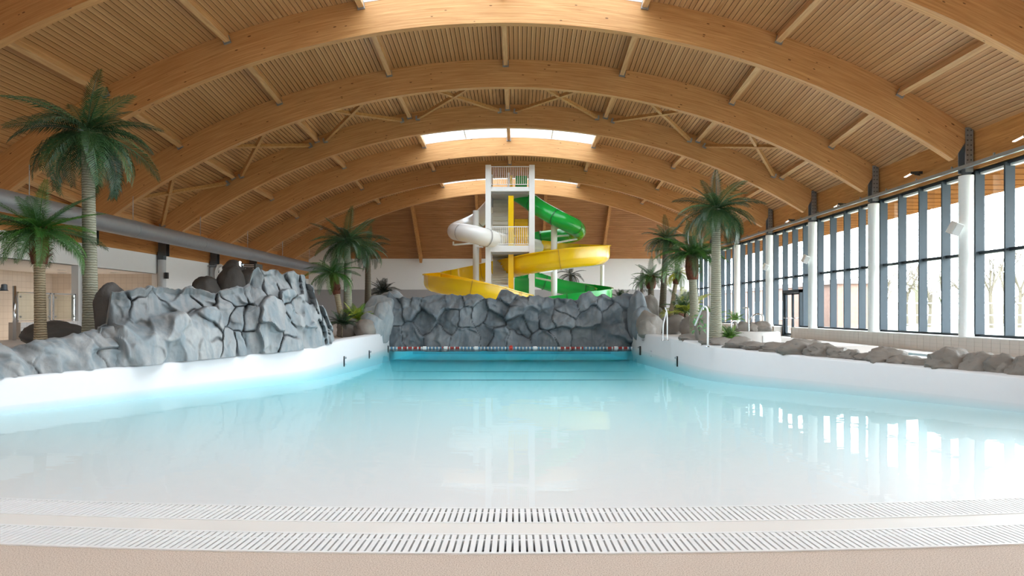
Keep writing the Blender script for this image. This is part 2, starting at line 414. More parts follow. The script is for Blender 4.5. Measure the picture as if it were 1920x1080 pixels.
# decks
def deck(name, pts, z0, z1, mat, label): return MB().prism(pts, z0, z1).build(name, mat, label=label, kind='structure')
lo = offset(LPd, .2, -1); ro = offset(RPd, .2, 1)
l_near = [(p.x, p.y) for p in lo if p.y < 21]; l_far = [(p.x, p.y) for p in lo if p.y >= 20.9]
deck('floor_left', [(-18.6,6)]+list(reversed(l_near))+[(-18.6,21)] if l_near[0][1] > l_near[-1][1] else [(-18.6,6)]+l_near+[(-18.6,21)], -.5, .38, M_deck, 'pale deck beside the left rock formation')
deck('floor_left_far', [(-18.6,21)]+list(reversed(l_far))+[(-5.75,30.4),(-5.4,61),(-18.6,61)], -.5, .58, M_deck, 'pale deck behind the rocks by the left palms')
deck('floor_far', [(-5.4,37.2),(5.3,37.2),(5.3,61),(-5.4,61)], -.5, .6, M_deck, 'pale deck under the slide tower')
r_near = [(p.x, p.y) for p in ro if p.y < 19.6]; r_far = [(p.x, p.y) for p in ro if p.y >= 19.5]
deck('floor_right_near', list(r_near)+[(10.6,6.6),(10.6,19.6)] if False else [(11.4,6.7)]+[(11.4,19.6)]+r_near, -.9, .36, M_deck, 'pale deck behind the near right boulders')
deck('floor_right_island', list(reversed(r_far))+[] and [(10.4,19.6),(10.4,40),(5.3,40)]+r_far, -.9, .62, M_deck, 'pale deck around the planted island')
deck('floor_right_far', [(5.3,40),(13.6,40),(13.6,61),(5.3,61)], -.5, .2, M_deck, 'pale deck at the far right')
deck('floor_right', [(13.6,-8),(15.9,-8),(15.9,61),(13.6,61)], -.9, .2, M_deck, 'pale deck strip along the window wall')
deck('floor_play_pool', [(10.4,7),(13.7,7),(13.7,40),(10.4,40)], -.9, -.55, plain('light_blue_basin', 'bcd9e2', .4), 'blue floor of the side pool')
MB().box(11.0, 7.2, -.56, 13.62, 39.9, .1).build('side_pool_water', M_water2, label='shallow light blue water of the side pool by the windows', cat='water', kind='stuff')

# ---------------------------------------------------------------- roof
XC = -.45; HB = 1.17
YB = [23.05+6*(k-1) for k in range(-4, 7)]            # arch front faces, index k+4
APEX = {1: 11.37, 2: 11.18, 3: 11.09, 4: 11.03, 5: 10.88, 6: 10.86}
SPR = 6.63
def apex(k): return APEX.get(k, 11.37 if k < 1 else 10.7)
def rad(k):
    d = apex(k)-SPR; return (15.4**2+d*d)/(2*d)
def arcpt(k, th, h):                                  # point on the arch k at angle th, h above its soffit
    R = rad(k); return XC+(R+h)*math.sin(th), apex(k)-R+(R+h)*math.cos(th)
AW = .28
ordinal = {-4: '', 0: 'nearest', 1: 'second', 2: 'third', 3: 'fourth', 4: 'fifth', 5: 'sixth', 6: 'seventh'}
note = {0: 'timber arch nearest the camera, cut by the top corners', 1: 'timber arch with a sunlit crown at the very top edge', 2: 'timber arch in front of the crossed bracing',
        3: 'timber arch just before the long white skylight', 4: 'pale-lit timber arch just behind the long white skylight', 5: 'shaded timber arch passing behind the top of the slide tower', 6: 'farthest timber arch, lit pale beside the slide tower'}
def arch(k, label):
    y0 = YB[k+4]; mb = MB(); n = 72; R = rad(k)
    a0 = -math.asin(17.75/(R+.4)); a1 = math.asin(15.45/(R+.4))
    vs = []
    for i in range(n+1):
        th = a0+(a1-a0)*i/n
        for (h, y) in ((0,y0),(HB,y0),(HB,y0+AW),(0,y0+AW)):
            x, z = arcpt(k, th, h); vs.append((x, y, z))
    fs = []; uvs = []
    for i in range(n):
        u0 = (a0+(a1-a0)*i/n)*R+k*13.7; u1 = (a0+(a1-a0)*(i+1)/n)*R+k*13.7; b = i*4
        for q, (va, vb) in enumerate(((0,HB),(HB,HB+AW),(0,HB),(0,AW))):
            c, d = b+q, b+(q+1) % 4
            if q == 2: va, vb = HB, 0
            fs.append((c, c+4, d+4, d)); uvs.append([(u0,va),(u1,va),(u1,vb),(u0,vb)])
    fs.append((0,1,2,3)); uvs.append([(0,0),(0,1),(.2,1),(.2,0)]); fs.append((n*4+3,n*4+2,n*4+1,n*4)); uvs.append([(0,0),(0,1),(.2,1),(.2,0)])
    mb.add(vs, fs, uvs)
    me = mb.mesh('arch_beam', M_glulam); smooth_by_angle(me, 30)
    return obj('arch_beam', me, label=label, cat='beam', group='curved timber roof arches', kind='thing')
for k in range(-4, 7):
    if k >= 0: arch(k, note[k])
for k in (-1, -2, -3):
    o = arch(k, ['first timber roof arch behind the nearest one, above the picture top', 'timber roof arch just ahead of the camera, above the picture top', 'timber roof arch over the camera, out of the picture'][-k-1])
    o['group'] = 'roof arches behind the camera'
SKY = (-2, -1, 0, 3, 5)  # bays before the nearest arch are unseen skylights added to brighten the pool
TH1 = math.radians(9.72)
TL, TR = -math.asin(18.55/28.6), math.asin(16.0/28.6)
# backing (dark void above the slats)
mb = MB()
def backing(k, y0, y1, k1, t0, t1, h=HB+.06, n=24):
    vs = []
    for i in range(n+1):
        th = t0+(t1-t0)*i/n
        x, z = arcpt(k, th, h); vs.append((x, y0, z)); x, z = arcpt(k1, th, h); vs.append((x, y1, z))
    mb.add(vs, [(i*2, i*2+1, i*2+3, i*2+2) for i in range(n)])
    vs2 = [(v[0], v[1], v[2]+.25) for v in vs]; mb.add(vs2, [(i*2, i*2+2, i*2+3, i*2+1) for i in range(n)])
for k in range(-4, 7):
    y0 = YB[k+4]; y1 = y0+6 if k < 6 else 61.2; k1 = min(k+1, 6)
    if k in SKY: backing(k, y0, y1, k1, TL, -TH1); backing(k, y0, y1, k1, TH1, TR)
    else: backing(k, y0, y1, k1, TL, TR)
for k in range(-4, 7):
    vs = []; n = 40
    for i in range(n+1):
        th = TL+(TR-TL)*i/n
        for h in (HB-.03, HB+.31):
            x, z = arcpt(k, th, h); vs.append((x, YB[k+4]+.1, z))
    mb.add(vs, [(i*2, i*2+2, i*2+3, i*2+1) for i in range(n)])
ceil = mb.build('ceiling', M_void, label='curved timber roof lined with narrow boards', kind='structure')
# slats
SP = math.radians(.342); NS0 = int(TL/SP)-1; NS1 = int(TR/SP)+1
slat_me = MB().box(-.0755, 0, -.014, .0755, 1, .014).mesh('slat', M_slat)
rest = MB(); count = 0
def slat_matrix(k, k1, y0, y1, th):
    xa, za = arcpt(k, th, HB+.01); xb, zb = arcpt(k1, th, HB+.01)
    a = Vector((xa, y0, za)); b = Vector((xb, y1, zb)); t = b-a; L_ = t.length; t.normalize()
    up = Vector((math.sin(th), 0, math.cos(th))); sd = t.cross(up).normalized(); up = sd.cross(t)
    return Matrix(((sd.x, t.x*L_, up.x, a.x), (sd.y, t.y*L_, up.y, a.y), (sd.z, t.z*L_, up.z, a.z), (0,0,0,1)))
for k in range(-4, 7):
    y0 = YB[k+4]+AW; y1 = YB[k+4]+6 if k < 6 else 61.0; k1 = min(k+1, 6)
    for s in range(NS0, NS1+1):
        th = (s+.5)*SP
        if th < TL or th > TR: continue
        if k in SKY and abs(th) < TH1+.003: continue
        M = slat_matrix(k, k1, y0, y1, th)
        d = abs((s+.5)*SP)
        one = (k == 1 and abs(s+.5) <= 95) or (k == 0 and 46 <= abs(s+.5) <= 100)
        if one and count < 300: child('slat', slat_me, ceil, M); count += 1
        else:
            j = random.uniform(-.004, .004)
            rest.add([M @ (v.co+Vector((0,0,j))) for v in slat_me.vertices], [tuple(p.vertices) for p in slat_me.polygons])
child('slats', rest.mesh('slats', M_slat), ceil, kind='stuff')
# purlins with steel shoes
def purlin_angles(k):
    return [TH1*j for j in (-3.85, -2.9, -1.97, -1, 0, 1, 1.97, 2.9)]
shoe_me = MB().box(-.13, -.05, -.17, .13, .0, .0).mesh('shoe', M_steel)
for k in range(-4, 6):
    y0 = YB[k+4]+AW; y1 = YB[k+4]+6
    for th in purlin_angles(k):
        xa, za = arcpt(k, th, HB-.14); xb, zb = arcpt(k+1, th, HB-.14)
        up = Vector((math.sin(th), 0, math.cos(th)))
        MB().bar((xa,y0,za), (xb,y1,zb), .19, .28, up).build('purlin', M_purlin, ceil)
        if 0 <= k: MB().bar((xb,y1-.07,zb-.06), (xb,y1-.005,zb-.06), .25, .26, up).build('purlin_shoe', M_steel, ceil)
# crossed bracing in the bay before the fourth arch
k = 2; y0 = YB[k+4]+AW; y1 = YB[k+4]+6; pa = purlin_angles(k)
for i in range(len(pa)-1):
    for (ta, tb) in ((pa[i]+.012, pa[i+1]-.014), (pa[i+1]-.012, pa[i]+.014)):
        xa, za = arcpt(k, ta, HB-.36); xb, zb = arcpt(k+1, tb, HB-.36)
        up = Vector((math.sin(ta), 0, math.cos(ta)))
        if ta > tb: za -= .02; zb -= .02
        MB().bar((xa,y0,za), (xb,y1-.12,zb), .15, .15, up).build('brace', M_brace, ceil)
        MB().bar((xb,y1-.22,zb), (xb,y1-.005,zb), .2, .19, up).build('brace_plate', M_steel, ceil)
# skylights, including the unseen ones added for light
for q, k in enumerate(SKY):
    y0 = YB[k+4]+AW; y1 = YB[k+4]+6
    fr = MB()
    for sgn in (-1, 1):
        a = arcpt(k, sgn*TH1, HB+.02); b = arcpt(k+1, sgn*TH1, HB+.02)
        fr.bar((a[0],y0,a[1]), (b[0],y1,b[1]), .08, .34)
    root = fr.build('window_skylight_%d' % (q+1), M_white, label='long white skylight across the crown of the roof' if k == 3 else 'skylight strip at the crown of the roof; those before the nearest arch are unseen and added for light', kind='structure')
    us = MB(); vs = []
    for i in range(13):
        th = -TH1+2*TH1*i/12
        for h, yy in ((HB-.1, y1-.015), (HB+.75, y1-.015), (HB+.75, y1+.02), (HB-.1, y1+.02)):
            x, z = arcpt(k+1, th, h); vs.append((x, yy, z))
    us.add(vs, [(i*4+q, i*4+4+q, i*4+4+(q+1)%4, i*4+(q+1)%4) for i in range(12) for q in range(4)]); us.build('upstand', M_white, root)
    nb = 4
    for i in range(nb):
        t0 = -TH1+2*TH1*i/nb; t1 = -TH1+2*TH1*(i+1)/nb
        a0 = arcpt(k,t0,HB-.02); a1 = arcpt(k,t1,HB-.02); b0_ = arcpt(k+1,t0,HB-.02); b1 = arcpt(k+1,t1,HB-.02)
        MB().add([(a0[0],y0-.1,a0[1]),(a1[0],y0-.1,a1[1]),(b1[0],y1-.016,b1[1]),(b0_[0],y1,b0_[1])], [(0,1,2,3)]).build('pane', M_skyglass, root)
        if i: MB().bar((a0[0],y0,a0[1]), (b0_[0],y1,b0_[1]), .06, .1).build('glazing_bar', M_white, root)
    zz = arcpt(k+1, 0, HB-.12)[1]
    portal('skylight_portal', (XC, (y0+y1)/2, zz), (0,0,0), 9.3, 5.5)
# hipped end of the roof with horizontal boards
yA, zA, yB_, zB = 53.4, 12.2, 61.0, 6.35
mb = MB(); nb = 44
for i in range(nb):
    f0 = i/nb; f1 = (i+.9)/nb
    a = Vector((0, yA+(yB_-yA)*f0, zA+(zB-zA)*f0)); b = Vector((0, yA+(yB_-yA)*f1, zA+(zB-zA)*f1))
    nrm = Vector((0, zA-zB, yB_-yA)).normalized()*.03
    vs = []
    for x in (-15.5, 15.5):
        for p in (a, b, b+nrm, a+nrm): vs.append((x, p.y, p.z))
    mb.add(vs, [(0,3,2,1),(4,5,6,7),(0,1,5,4),(1,2,6,5),(2,3,7,6),(3,0,4,7)])
hip = MB().add([(-15.6,yA,zA+.05),(15.6,yA,zA+.05),(15.6,yB_+.1,zB+.05),(-15.6,yB_+.1,zB+.05)], [(0,1,2,3)]).build('ceiling_hip', M_void, label='sloping boarded end of the timber roof behind the slides', kind='structure')
child('boards', mb.mesh('boards', M_hip), hip, kind='stuff')
for x in (-8.45, -3.2, 2.35, 7.6):
    f = .96
    MB().bar((x, yA+.2, zA-.35), (x, yA+(yB_-yA)*f, zA+(zB-zA)*f-.35), .22, .75).build('rafter', M_fascia, hip)

# ---------------------------------------------------------------- right window wall
XL0, XL1, ZL = 15.03, 15.9, .77
DY0, DY1 = 37.4, 39.85                               # door gap
led = MB()
for (a, b) in ((-8, DY0), (DY1, 61)): led.box(XL0+.012, a, .1, XL1, b, ZL-.03)
ledge = led.build('wall_right', M_grout, label='low tiled wall under the tall windows', kind='structure')
cap = MB()
for (a, b) in ((-8, DY0), (DY1, 61)): cap.box(XL0-.01, a, ZL-.03, XL1, b, ZL)
cap.build('ledge_cap', M_white, ledge)
tile_me = MB().box(-.012, -.194, -.066, 0, .194, .066).mesh('tile', M_tile)
rest = MB(); nt_ = 0
for r in range(4):
    y = 12.0+.0
    while y < 61:
        if y+.4 < DY0 or y > DY1:
            c = Vector((XL0+.012, y+.2, .2+.07+r*.1375-.002))
            if 20.2 < y < 37 and nt_ < 300: child('tile', tile_me, ledge, Matrix.Translation(c)); nt_ += 1
            else: rest.add([v.co+c for v in tile_me.vertices], [tuple(p.vertices) for p in tile_me.polygons])
        y += .4
child('tiles', rest.mesh('tiles', M_tile), ledge, kind='stuff')
# windows, one per bay
HEADZ, SILLZ, TRZ = 6.40, .77, 3.59
XI, XO = 15.56, 15.80
YC = [23.2+6*(k-1) for k in range(-5, 8)]
wi = 0
for k, yc in enumerate(YC[:-1]):
    y0, y1 = yc, yc+6
    wi += 1
    if y0 > 60 or y1 < 6: continue
    y1 = min(y1, 61.0)
    fr = MB().box(XI, y0, HEADZ-.1, XO, y1, HEADZ)
    hasdoor = y0 < DY0 < y1
    if hasdoor: fr.box(XI, y0, SILLZ, XO, DY0, SILLZ+.08); fr.box(XI, DY1, SILLZ, XO, y1, SILLZ+.08)
    else: fr.box(XI, y0, SILLZ, XO, y1, SILLZ+.08)
    fr.box(XI+.01, y0, TRZ-.05, XO, y1, TRZ+.05)
    w = fr.build('window_%d' % wi, M_alud, label='tall window bay of narrow panes between grey fins', kind='structure')
    fins = [y0-.02]+[y0+d for d in (1.6, 3.0, 4.4, 5.8)]
    fins = [f for f in fins if f < 60.9]
    for f in fins:
        if hasdoor and DY0+.1 < f < DY1-.1: zb = 2.85
        else: zb = SILLZ+.08
        MB().box(XI-.11, f-.035, zb, XO-.04, f+.035, HEADZ-.05).build('fin', M_alu, w)
    edges = [y0]+[f for f in fins[1:]]+[y1]
    for a, b in zip(edges[:-1], edges[1:]):
        for z0, z1 in ((SILLZ, TRZ), (TRZ, HEADZ)):
            if hasdoor and z0 == SILLZ and a < DY1 and b > DY0:
                for (aa, bb, zz) in ((a, min(b, DY0), SILLZ), (max(a, DY1), b, SILLZ), (max(a, DY0), min(b, DY1), 2.85)):
                    if bb-aa > .1: MB().box(XO-.06,aa,zz,XO-.05,bb,z1).build('pane', M_glass, w)
            else: MB().box(XO-.06,a,z0,XO-.05,b,z1).build('pane', M_glass, w)
    MB().box(XI+.05, y0, HEADZ-.17, XO-.02, y1, HEADZ-.1).build('blind_box', M_white, w)
    portal('window_portal', (XI-.06, (y0+y1)/2, (SILLZ+HEADZ)/2), (0, PI/2, 0), HEADZ-SILLZ-.2, y1-y0-.1)
# door in the window wall
dm = MB()
dm.box(XI-.03, DY0, .2, XO, DY0+.14, 2.85); dm.box(XI-.03, DY1-.14, .2, XO, DY1, 2.85); dm.box(XI-.03, DY0, 2.68, XO, DY1, 2.85); dm.box(XI, DY0, .2, XO, DY1, .26)
door = dm.build('door_1', M_alud, label='grey framed glazed double door in the window wall', kind='structure')
for a, b in ((DY0+.15, DY0+1.20), (DY0+1.25, DY1-.15)):
    lf = MB(); x0, x1 = XI+.06, XI+.12
    lf.box(x0,a,.27,x1,a+.09,2.67); lf.box(x0,b-.09,.27,x1,b,2.67); lf.box(x0,a,.27,x1,b,.40); lf.box(x0,a,2.58,x1,b,2.67)
    lo_ = lf.build('leaf', M_alud, door)
    MB().box(XI+.088,a+.09,.40,XI+.092,b-.09,2.58).build('pane', M_glass, lo_)
    MB().tube([(x0-.07,a+.03,1.25),(x0-.07,b-.03,1.25)], .025, 8).build('push_bar', M_chrome, lo_)
# fascia beam above the windows
fz = MB().box(15.45, -8, 6.42, 15.72, 61, 8.2)
fz.build('trim_2', M_fascia, label='deep timber edge beam above the windows', kind='structure')
MB().box(15.72, -8, 6.4, 16.1, 61, 9.0).box(15.56, -8, .7, 15.9, 5.2, 6.5).build('wall_right_upper', M_fascia, label='timber wall head above the windows and an unseen blank wall added to dim the near floor', kind='structure')  # the lower box is an unseen blank wall, added to dim the near floor
# left wall: timber edge beam, white band, white wall, shower recess
XW = -18.55
mb = MB().box(XW-.3, -8, 4.55, XW, 61, 7.2)
mb.build('trim_3', M_fascia, label='timber edge beam above the white left wall', kind='structure')
ZR = 3.58
mb = MB(); mb.box(XW-.3, -8, ZR, XW-.02, 35.3, 4.55); mb.box(XW-.3, 35.3, .1, XW-.02, 61, 4.55); mb.box(XW-.3, -8, .1, XW-.02, 20.5, ZR)
mb.box(XW-.32, 28.95, .1, XW-.02, 29.75, ZR)
mb.build('wall_left', M_white, label='white left wall with the open shower recess', kind='structure')
M_tan = tiled('tan_wall_tile', 'ddd0c2', 'c4b5a6', .3, .3)
rec = MB()
def quad(mb, a, b, c, d, w, h): mb.add([a,b,c,d], [(0,1,2,3)], [[(0,0),(w,0),(w,h),(0,h)]])
quad(rec, (-24.2,20.5,.1),(-24.2,35.6,.1),(-24.2,35.6,3.7),(-24.2,20.5,3.7), 15.1, 3.6)
quad(rec, (-24.2,35.6,.1),(XW,35.6,.1),(XW,35.6,3.7),(-24.2,35.6,3.7), 5.7, 3.6)
quad(rec, (-24.2,20.4,.1),(XW,20.4,.1),(XW,20.4,3.7),(-24.2,20.4,3.7), 5.7, 3.6)
rec.build('wall_shower', M_tan, label='tan tiled walls of the shower recess', kind='structure')
MB().box(-24.4, 20.4, ZR, XW-.05, 35.7, ZR+.15).build('ceiling_shower', M_white, label='white ceiling of the shower recess with round downlights', kind='structure')
MB().box(-24.4, 20.4, -.2, XW-.02, 35.7, .2).build('floor_shower', M_deck, label='pale floor of the shower recess', kind='structure')
# end walls
mb = MB().box(-19.4, 61.0, 3.6, 16.2, 61.3, 13); mb.build('wall_back', M_white, label='white upper end wall behind the slides', kind='structure')
MB().box(-19.4, 60.97, -.2, 16.2, 61.3, 3.6).build('wall_back_lower', M_greywall, label='grey lower end wall behind the palms', kind='structure')
MB().box(-19.4, -8.4, -.2, 16.2, -8.05, 13).build('wall_front', M_white, label='white wall behind the camera', kind='structure')
# ---------------------------------------------------------------- rocks
def fbm(p, seed=0, octv=4):
    from mathutils import noise
    out = np.empty(len(p)); off = Vector((seed*17.3, seed*5.1, seed*9.7))
    for i, q in enumerate(p): out[i] = noise.fractal(Vector(q)+off, .9, 2.0, octv)
    return out
def facet_field(q, seeds, k=26.0, crack_w=.045):
    """q: (n,2) metres on the face; seeds: list of (u, v, depth, tilt_u, tilt_v). Smoothly blended facets with cracks between them."""
    S = np.array(seeds, dtype=float)
    d = np.sqrt((q[:, None, 0]-S[None, :, 0])**2+(q[:, None, 1]-S[None, :, 1])**2)
    ds = np.sort(d, axis=1); f1 = ds[:, 0]; f2 = ds[:, 1]
    w = np.exp(-k*(d-f1[:, None])); w /= w.sum(1, keepdims=True)
    pl = S[None, :, 2]+S[None, :, 3]*(q[:, None, 0]-S[None, :, 0])+S[None, :, 4]*(q[:, None, 1]-S[None, :, 1])
    return (w*pl).sum(1), f2-f1
def rock_face(name, base, tops, seeds, px_range, nx, ny, lean, back, mat, label, cat='rock', group=None, outward=-1, amp=.07, seed=1, kk=22, bot_z=None, crack_amp=.07, fine_amp=.8, mixv=0.0):
    """A moulded rock face that follows a plan line. base(px)->Vector at its foot; tops: [(px,py)] silhouette; seeds in photo pixels."""
    px = np.linspace(px_range[0], px_range[1], nx); tpx = [t[0] for t in tops]; tpy = [t[1] for t in tops]
    B = [base(x) for x in px]
    nrm = []
    for i in range(nx):
        t = B[min(i+1, nx-1)]-B[max(i-1, 0)]; t.z = 0; t.normalize(); n = Vector((t.y, -t.x, 0))
        if n.dot(-B[i]) < 0: n = -n
        nrm.append(n)
    for _ in range(6): nrm = [((nrm[max(i-1,0)]+nrm[i]*2+nrm[min(i+1,nx-1)])).normalized() for i in range(nx)]
    bd0 = [Vector((v.x, v.y, 0)).normalized() for v in B]
    P = np.zeros((ny, nx, 3)); Q = np.zeros((ny, nx, 2)); NN = np.zeros((ny, nx, 3)); pix = np.zeros((ny, nx, 2)); TT = np.zeros((ny, nx))
    bd = [Vector((v.x, v.y, 0)).normalized()*.85-n*.15 for v, n in zip(B, nrm)]
    ulen = np.concatenate([[0], np.cumsum([(B[i+1]-B[i]).length for i in range(nx-1)])])
    for i in range(nx):
        b, n = B[i], nrm[i]; py_t = float(np.interp(px[i], tpx, tpy))
        Yt = b.y-n.y*lean; zt = PZ(py_t, Yt)
        for j in range(ny):
            t = j/(ny-1); s = lean*t**1.6
            P[j, i] = (b.x-n.x*s, b.y-n.y*s, b.z+(zt-b.z)*t); dv = (n*(1-mixv)-bd0[i]*mixv).normalized(); NN[j, i] = (dv.x, dv.y, .2*t*t); Q[j, i] = (ulen[i], P[j, i, 2])
            pix[j, i] = (px[i], VY-(P[j, i, 2]-EYE)*FP/P[j, i, 1]); TT[j, i] = t
    # seeds from pixels to metres on the face
    sd = []
    for s in seeds:
        u = float(np.interp(s[0], px, ulen)); b = base(s[0]); Yd = b.y+lean*.4; v = PZ(s[1], Yd)
        r = random.Random(int(s[0]*31+s[1]*7))
        off = s[2] if len(s) > 2 else r.uniform(-.13, .13)
        tu = s[3] if len(s) > 3 else r.uniform(-.45, .45); tv = s[4] if len(s) > 4 else r.uniform(-.45, .15)
        sd.append((u, v, off, tu, tv))
    q = Q.reshape(-1, 2); p3 = P.reshape(-1, 3)
    wv = np.stack([fbm(p3*.9, seed, 3), fbm(p3*.9, seed+3, 3)], 1)*.22
    d, gap = facet_field(q+wv, sd, kk)
    rs = np.random.default_rng(seed); nf = int(len(sd)*4.5)
    fine = [(rs.uniform(0, ulen[-1]), rs.uniform(q[:,1].min(), q[:,1].max()), rs.uniform(-.035, .035), rs.uniform(-.3, .3), rs.uniform(-.35, .2)) for _ in range(nf)]
    d2, gap2 = facet_field(q+wv*.6, fine, 55); d = d+d2*fine_amp
    n_lo = fbm(p3*1.3, seed+5, 4)*amp*1.3; n_hi = fbm(p3*np.array([4., 4., 2.2]), seed+8, 4)*amp*.55
    thin = np.clip((fbm(p3*.7, seed+11, 2)+.4)*2.6, 0, 1)
    crack = np.exp(-(gap/.035)**2)*thin
    d = d+n_lo+n_hi-crack*crack_amp
    edge = np.minimum(1, TT.reshape(-1)*0+1)
    fade = 1-np.clip((TT.reshape(-1)-.93)/.07, 0, 1)*.35
    V = p3+NN.reshape(-1, 3)*(d*fade)[:, None]
    # silhouette roughness along the rim
    top_n = fbm(p3*np.array([3., 3., 0]), seed+20, 3)*.07*np.clip((TT.reshape(-1)-.7)/.3, 0, 1); V[:, 2] += top_n
    V = V.reshape(ny, nx, 3)
    if bot_z is not None: V[0, :, 2] = bot_z
    rows = [V]
    ups = [(.12, .02), (.35, .0), (.7, -.12), (1.0, -.45)]
    H = V[-1, :, 2]-V[0, :, 2]
    for (f, dz) in ups:
        r = np.array([[V[-1, i, 0]+bd[i].x*back*f, V[-1, i, 1]+bd[i].y*back*f, V[-1, i, 2]+dz*min(1., max(.2, H[i]))] for i in range(nx)])
        r[:, 2] += fbm(r*1.7, seed+31, 3)*.07; rows.append(r[None])
    r = np.array([[V[-1, i, 0]+bd[i].x*back*1.1, V[-1, i, 1]+bd[i].y*back*1.1, (B[i].z-.3 if bot_z is None else bot_z)] for i in range(nx)]); rows.append(r[None])
    A = np.concatenate(rows, 0); m = A.shape[0]
    fs = [(j*nx+i, j*nx+i+1, (j+1)*nx+i+1, (j+1)*nx+i) for j in range(m-1) for i in range(nx-1)]
    for i in (0, nx-1): fs.append(tuple(j*nx+i for j in (range(m-1, -1, -1) if i == 0 else range(m))))
    me = bpy.data.meshes.new(name); me.from_pydata(A.reshape(-1, 3).tolist(), [], fs); me.materials.append(mat)
    at_ = me.attributes.new('crack', 'FLOAT', 'POINT'); vals = np.zeros(m*nx); vals[:nx*ny] = np.clip(crack*1.0+np.clip(-(d-np.median(d))/.5, 0, .25), 0, 1); at_.data.foreach_set('value', vals)
    smooth_by_angle(me, 60); me.update()
    return obj(name, me, label=label, cat=cat, group=group)

M_rockL = rockmat('grey_cast_rock', 'aaaaa9', '828486', '303133', '6c7d86', .65)
M_rockW = rockmat('dark_grey_cast_rock', '8c9094', '666a6e', '282b2e', '586570', .55)
M_rockB = rockmat('brown_grey_rock', '938b83', '716962', '37312c', '807b76', .4)
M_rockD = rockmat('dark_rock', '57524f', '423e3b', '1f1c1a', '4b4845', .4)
def pathfn(path, pxs):       # point on the wall top at a photo column
    tab = sorted([(VX+FP*p.x/p.y, p) for p in pxs], key=lambda t: t[0])
    xs = [t[0] for t in tab]
    def f(x): return Vector((float(np.interp(x, xs, [t[1].x for t in tab])), float(np.interp(x, xs, [t[1].y for t in tab])), float(np.interp(x, xs, [t[1].z for t in tab]))))
    return f
lbase_all = pathfn(None, [p for p in offset(LPd, .1, -1) if p.y > 7 and p.y < 29])
# low ridge in front, from the left picture edge up to the big formation
rock_face('rock_ridge', lambda x: lbase_all(x), [(-90,640),(0,637),(20,636),(40,640),(57,651),(75,645),(100,639),(150,637),(180,629),(208,620),(230,625),(262,672)],
    [(-60,670),(15,655,.1,.1,-.5),(5,690,-.02),(40,690,.05),(65,668,-.05),(100,652,.1,0,-.4),(95,690,.02,.3,-.1),(135,660,.12,-.2,-.5),(140,692,0),(180,650,.1),(185,680,.02),(215,640,.12,.2,-.5),(225,665,.05),(250,675,-.05)],
    (-90, 262), 150, 36, .55, 1.3, M_rockL, 'low pale grey rock ridge under the two left palms', seed=2, amp=.06, kk=16)
rock_face('rock_formation', lambda x: lbase_all(x), [(196,655),(205,625),(212,606),(228,603),(236,540),(262,537),(300,535),(318,530),(333,525),(352,530),(375,533),(400,537),(425,545),(436,540),(470,536),(488,533),(496,503),(505,499),(540,500),(548,509),(566,507),(578,509),(594,514),(600,530),(603,541),(611,552),(614,560),(617,575),(626,582),(631,597),(632,632),(633,641)],
    [(216,650,-.1,.5,0),(244,635,.15,.35,-.1),(286,641,.22,-.1,-.15),(330,610,.25,.05,-.1),(318,655,.1,.3,0),(352,652,.15,-.2,-.1),(389,651,.22,.1,-.1),(399,600,.12,.1,-.25),(390,620,.05),
     (255,571,-.62,.5,-.05),(284,577,-.50,.1,-.1),(325,583,-.55,0,-.1),(368,562,-.5,-.05,-.2),(286,543,-.62,0,-.6),(345,541,-.66,0,-.6),(410,550,-.5,.1,-.4),
     (325,604,-.12,0,-1.2),(270,608,-.2,0,-1.2),
     (432,577,-.2,.15,-.3),(436,640,.12,-.1,-.15),(459,602,-.12,.3,-.2),(456,640,.1,.2,-.2),(474,600,-.1,.7,0),(472,640,-.12,.5,0),
     (504,628,.25,-.05,-.02),(508,590,.32,0,-.7),(484,552,-.28,.1,-.3),(455,548,-.35,.1,-.3),(548,616,.08,-.3,-.25),(544,640,.2,-.1,-.15),
     (521,525,-.42,0,-.3),(503,518,-.5,.8,0),(524,508,-.5,0,-.9),(556,552,-.1,-.2,0),(551,525,-.38,.1,-.3),(585,590,.12,.15,-.35),(568,570,-.12,.3,0),
     (605,570,.05,-.5,-.1),(612,610,.12,-.4,-.2),(590,530,-.3,-.4,-.2),(572,520,-.35),(578,635,.02,.3,-.2),(600,638,.1,-.1,-.2),(624,600,.15,-.6,-.2),(622,632,.1,-.5,-.1),(560,590,0,.2,-.2)],
    (196, 633), 300, 96, .28, 1.1, M_rockL, 'big pale grey blue-washed rock formation on the left pool wall', seed=4, amp=.04, kk=46, crack_amp=.12, mixv=.72)
